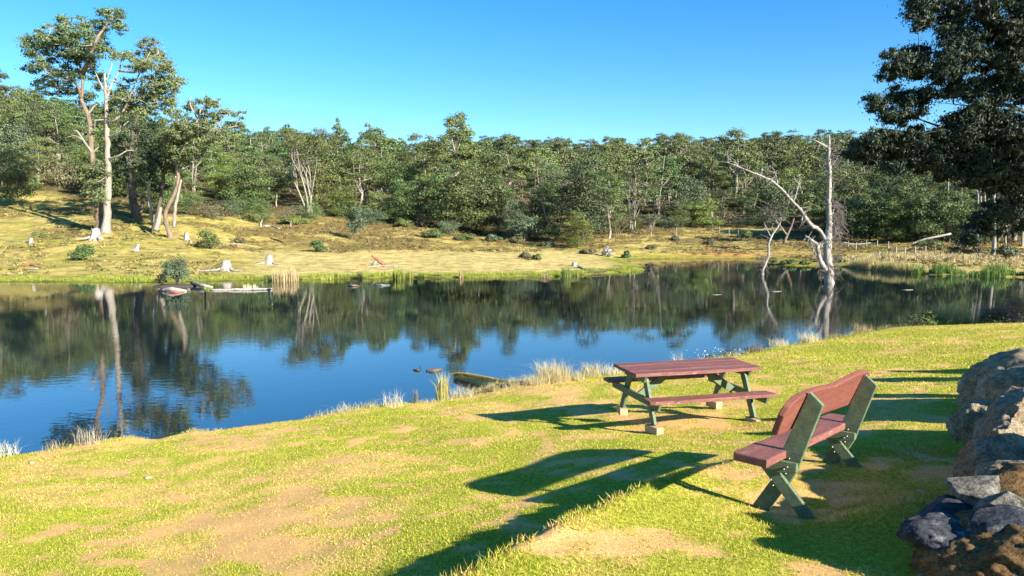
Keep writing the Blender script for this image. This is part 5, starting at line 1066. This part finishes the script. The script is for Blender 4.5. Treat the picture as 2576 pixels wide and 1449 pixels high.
stick('fallen_log', 'pale log floating below the mirrored red root', 'log', [ptz(942, 718, .0), ptz(960, 717, .05), ptz(980, 717, .02)], [.05, .08, .04], M_DEAD, 8, 38)
# bushes of the far bank: px, base py, top py, width px
for k, (px, pb_, ptp, wpx, co, lb, nm) in enumerate([(195,657,598,68,'green','dense round green bush on the left slope below the tall gums','bush'),(520,628,574,74,'olive','round bush with green top and bare brown stems right of the leaning gum','bush'),(795,635,600,46,'green','round green bush on the heath above the pale grass','bush'),
      (1530,646,614,30,(.40,.37,.33),'pale dead shrub at the back of the peninsula','bush'),(1577,650,626,26,'green','upright green reed bush beyond the peninsula tip','bush'),(1320,652,632,34,'brown','low brown bush on the middle of the peninsula','bush'),(1350,655,636,30,'olive','low olive bush beside the brown one on the peninsula','bush'),(2112,662,636,26,'green','small dark green bush right of the white dead tree','bush'),(2085,660,640,30,(.45,.22,.12),'rusty orange fern clump behind the white dead tree','fern_clump'),
      (2030,668,655,30,'lime','low yellow-green bush left of the white dead tree','bush'),(1990,664,652,40,'green','low green bush on the promontory between the dead trees','bush'),(1945,664,652,26,'olive','low olive bush behind the thin dead tree','bush'),(2085,610,578,40,'grey','grey bush behind the white dead tree trunk','bush'),(110,600,588,22,'olive','small olive tussock bush near the pale stump at the left','bush'),(1240,610,588,40,'blue','silvery bush at the forest edge above the pale grass','bush'),
      (1170,606,584,60,'olive','broad olive bush at the foot of the big green trees','bush'),(1085,600,575,60,'green','green bush on the upper heath left of the broad olive one','bush'),(1010,572,550,60,'olive','low olive bush on the upper heath right of the lone tree','bush'),(640,560,530,70,'olive','olive bush at the forest edge right of the leaning gum','bush'),(740,565,540,80,'lime','bright bush at the foot of the umbrella gum','bush'),(560,545,505,46,'grey','grey-green bush below the round lime tree','bush'),(475,520,480,36,'green','bright bush behind the orange trunk','bush'),(600,612,596,30,'brown','low brown bush on the middle heath','bush'),
      (1300,612,590,40,'brown','brown bush below the big green trees','bush'),(1380,624,606,36,'blue','grey-blue bush near the back of the peninsula','bush'),(1480,640,622,40,'brown','brown bush at the back shore of the peninsula','bush'),(1880,600,576,36,'green','green bush by the far fence line','bush'),(1700,606,592,30,'grey','grey bush on the far meadow','bush'),(1640,628,612,30,'brown','brown bush above the far shore','bush'),(1790,616,598,34,'brown','dark log-like brown bush on the far meadow','bush'),(2350,632,596,70,'olive','broad olive bush right of the fallen white log','bush'),(2440,640,600,70,'brown','brown scrub between the fallen log and the white trunks','bush'),(2540,650,612,60,'grey','grey scrub at the foot of the broad pale trunk','bush')]):
    g_ = ground_at(px, pb_); d = g_[1]; h = (pb_ - ptp) / F * d; w_ = wpx / F * d; shrub(nm, lb, g_[0], g_[1] + w_ * .3, g_[2] - .05, h * 1.05, w_, int(900 + 20 * wpx), .10 + .0012 * d, co, 300 + k, nc=16)
# reed clumps standing at the far shore
def reeds(label, px, py, h, r, n, c1, c2, seed, wid=.03, lean=.12):
    q = ptz(px, py, 0.0); return tuft(label, q[0], q[1], 0.0, h, r, n, c1, c2, wid, lean, seed, 'reeds', 'reed_clump', 'reed clumps along the far shore')
for k, (px, py, h, r, n, c1, c2, lb) in enumerate([(717,707,1.05,.95,420,(.42,.30,.17),STR,'dense straw-brown reed clump standing in the water near the flaring stump'),(905,702,.75,.25,70,(.36,.28,.12),GRN,'thin brown-green reed clump left of the red-brown root'),(1003,702,.95,.45,200,(.34,.36,.05),GRN,'tall bright green reed clump right of the red-brown root'),(1030,700,.7,.3,110,GRN2,GRN,'lower green reed clump next to the tall bright one'),(1060,699,.55,.3,100,GRN2,GRN,'small green reed clump before the black floating log'),
      (1160,699,.7,.2,60,(.36,.22,.1),STR,'thin reddish reed clump on the middle of the peninsula shore'),(1425,697,.95,.4,180,(.2,.24,.06),GRN,'dark green reed clump near the peninsula tip'),(1445,694,.6,.4,140,GRN2,GRN,'light green reed clump right of the dark one'),(1372,699,.45,.35,80,(.3,.2,.14),BRN,'low brown reed clump left of the dark green one'),(675,707,.55,.3,100,GRN,(.1,.14,.04),'dark green reeds left of the straw-brown clump'),(820,703,.35,.6,120,GRN2,(.4,.42,.06),'low yellow-green reeds between the two brown clumps'),(630,726,.35,.5,120,PAL,(.4,.42,.1),'pale grassy tuft on the long thin log'),(525,728,.25,.3,100,(.3,.36,.05),GRN,'bright green tuft among the pale logs by the islet')]):
    reeds(lb, px, py, h, r, n, c1, c2, 400 + k)
rg = np.random.default_rng(31)
def along(px0, px1, n, off0, off1):
    """points a little landward of the far shoreline"""
    px = rg.uniform(px0, px1, n); fx = np.array(far_px, float); sel = fx[(fx[:, 0] >= 400) | (fx[:, 0] < 400)]
    return px
# continuous reed bed of the right shore and the green fringe of the left one
def fringe(name, label, segs, n, h0, h1, c1, c2, wid, spread, seed, lean=.2):
    rg = np.random.default_rng(seed); g = Geo(); segs = np.array([ptz(a, b, 0)[:2] for a, b in segs]); L_ = np.linalg.norm(np.diff(segs, axis=0), axis=1); k = rg.choice(len(L_), n, p=L_ / L_.sum()); f = rg.random(n)[:, None]; q = segs[k] * (1 - f) + segs[k + 1] * f
    dv = (segs[k + 1] - segs[k]) / L_[k][:, None]; nr = np.stack([-dv[:, 1], dv[:, 0]], 1); q = q + nr * rg.uniform(spread[0], spread[1], n)[:, None]; z, s = far_h(q[:, 0], q[:, 1]); z = np.maximum(z, 0); cl = fbm(v3(q[:, 0], q[:, 1]), .9, 3, seed); kp = cl > .40
    t_ = rg.random((n, 1)); col = np.array(c1) * t_ + np.array(c2) * (1 - t_); hh = (h0 + (h1 - h0) * rg.random(n)) * np.clip((cl - .3) * 4, .3, 1.3); blades(g, rg, np.stack([q[:, 0], q[:, 1], z - .03], 1)[kp], hh[kp], wid, lean, col[kp]); tag(link(name, g.mesh(name, [M_GRASS])), label, 'reeds' if 'reed' in name else 'grass', kind='stuff')
fringe('reed_bed', 'green reed bed along the right far shore', [(2280,688),(2400,694),(2576,698),(2800,700)], 5200, .45, .95, (.10, .20, .05), (.24, .32, .06), .035, (-.3, 1.2), 51)
fringe('dry_reed_bed', 'straw and green rushes along the shore right of the white dead tree', [(2130,672),(2200,681),(2290,689)], 3200, .4, .8, (.34, .30, .10), STR, .035, (-.2, 1.4), 52)
fringe('shore_grass', 'bright green grass fringe along the left far shore', [(-200,707),(0,708),(200,709),(400,710),(520,707),(700,704),(850,702),(1000,698),(1200,698),(1380,697),(1450,692),(1540,687),(1610,681),(1637,676)], 16000, .08, .30, (.34, .38, .05), (.20, .26, .04), .03, (-.1, 2.2), 53, .4)
fringe('meadow_grass', 'long pale grass on the right far bank', [(2120,660),(2200,664),(2300,668),(2420,672),(2576,676)], 9000, .2, .48, STR2, (.44, .33, .15), .045, (-4, 9), 54, .5)
# heath tussocks
rg = np.random.default_rng(61); n = 15000; y = np.sqrt(rg.uniform(57 ** 2, 150 ** 2, n)); x = rg.uniform(-.85, .85, n) * y; z, s = far_h(x, y); px, py = scr(x, y, z); a = fbm(v3(x, y), .12, 4, 51)
pal = (px > 560) & (px < 1640) & (py > 634) & (py < 700); kp = (s > 3) & ~pal & (y < np.interp(px, FEX, FEY) + 12) & (rg.random(n) < np.clip((a - .40) * 6, .12, 1)); x, y, z, px, py = x[kp], y[kp], z[kp], px[kp], py[kp]; m_ = len(x)
g = Geo(); R_ = rg.uniform(.12, .48, m_) * rg.uniform(.6, 1.2, m_) * (1 + .004 * y); k = 22; idx = np.repeat(np.arange(m_), k); d = rg.normal(size=(m_ * k, 3)); d /= np.linalg.norm(d, axis=1)[:, None]; d[:, 2] = np.abs(d[:, 2]); pos = np.stack([x, y, z - .05], 1)[idx] + d * (R_[idx] * (.7 + .4 * rg.random(m_ * k)))[:, None] * [1, 1, .62]
pc = np.array([[.28, .22, .08], [.20, .14, .06], [.17, .18, .05], [.36, .30, .11], [.13, .13, .04]]); ci = rg.integers(0, 5, m_); wr = px > 560; ci = np.where(wr & (rg.random(m_) < .5), 1, ci); col = pc[ci][idx] * (.75 + .5 * rg.random((m_ * k, 1))); nn = d + rg.normal(size=d.shape) * .45; nn /= np.linalg.norm(nn, axis=1)[:, None]
g.leaves(pos, nn, .22, .13, col, rg); tag(link('heath_tussocks', g.mesh('heath_tussocks', [M_GRASS])), 'low heath tussocks scattered over the far slope', 'heath', kind='stuff')
# fence
fp = [(1790,582,560),(2132,624,612),(2152,629,617),(2178,621,609),(2205,622,610),(2233,626,613),(2253,642,628),(2275,644,631),(2301,641,629),(2327,639,627),(2350,631,612),(2413,629,603),(1808,588,576),(1832,594,583),(1855,598,587),(1700,592,580)]
pw = []
seq = ['first', 'second', 'third', 'fourth', 'fifth', 'sixth', 'seventh', 'eighth', 'ninth', 'tenth', 'eleventh']
e = empty('post_fence', ground_at(2132, 625)); tag(e, 'wire fence on thin weathered posts along the right far bank', 'fence'); inv = Vector(e.location); tops = []
for px, b_, t_ in sorted([f for f in fp if f[0] > 2000]):
    q = ground_at(px, b_); h = max(.9, (b_ - t_) / F * q[1]); g = Geo(); g.tube(np.array([[0, 0, -.3], [.02, 0, h * .5], [.03, .01, h]]), [.075, .07, .06], 7, rough=.15, rng=rg); link('post', g.mesh('post', [M_DEAD]), e, tuple(Vector(q) - inv)); tops.append(q + [0, 0, h])
for hh in (.12, .45, .8):
    g = Geo(); P = [t_ - [0, 0, hh] - np.array(inv) for t_ in tops]; g.tube(np.array(P), .012, 4); link('wire', g.mesh('wire', [M_BARKD]), e)
e = empty('post_fence', ground_at(1790, 582)); tag(e, 'short run of thin fence posts on the far meadow left of the dead trees', 'fence'); inv = Vector(e.location); tops = []
for px, b_, t_ in sorted([f for f in fp if f[0] < 2000]):
    q = ground_at(px, b_); h = 1.2; g = Geo(); g.tube(np.array([[0, 0, -.3], [.02, 0, h * .5], [.03, .01, h]]), [.08, .07, .06], 7, rough=.15, rng=rg); link('post', g.mesh('post', [M_DEAD]), e, tuple(Vector(q) - inv)); tops.append(q + [0, 0, h])
for hh in (.15, .6):
    g = Geo(); P = [t_ - [0, 0, hh] - np.array(inv) for t_ in tops]; g.tube(np.array(P), .012, 4); link('wire', g.mesh('wire', [M_BARKD]), e)
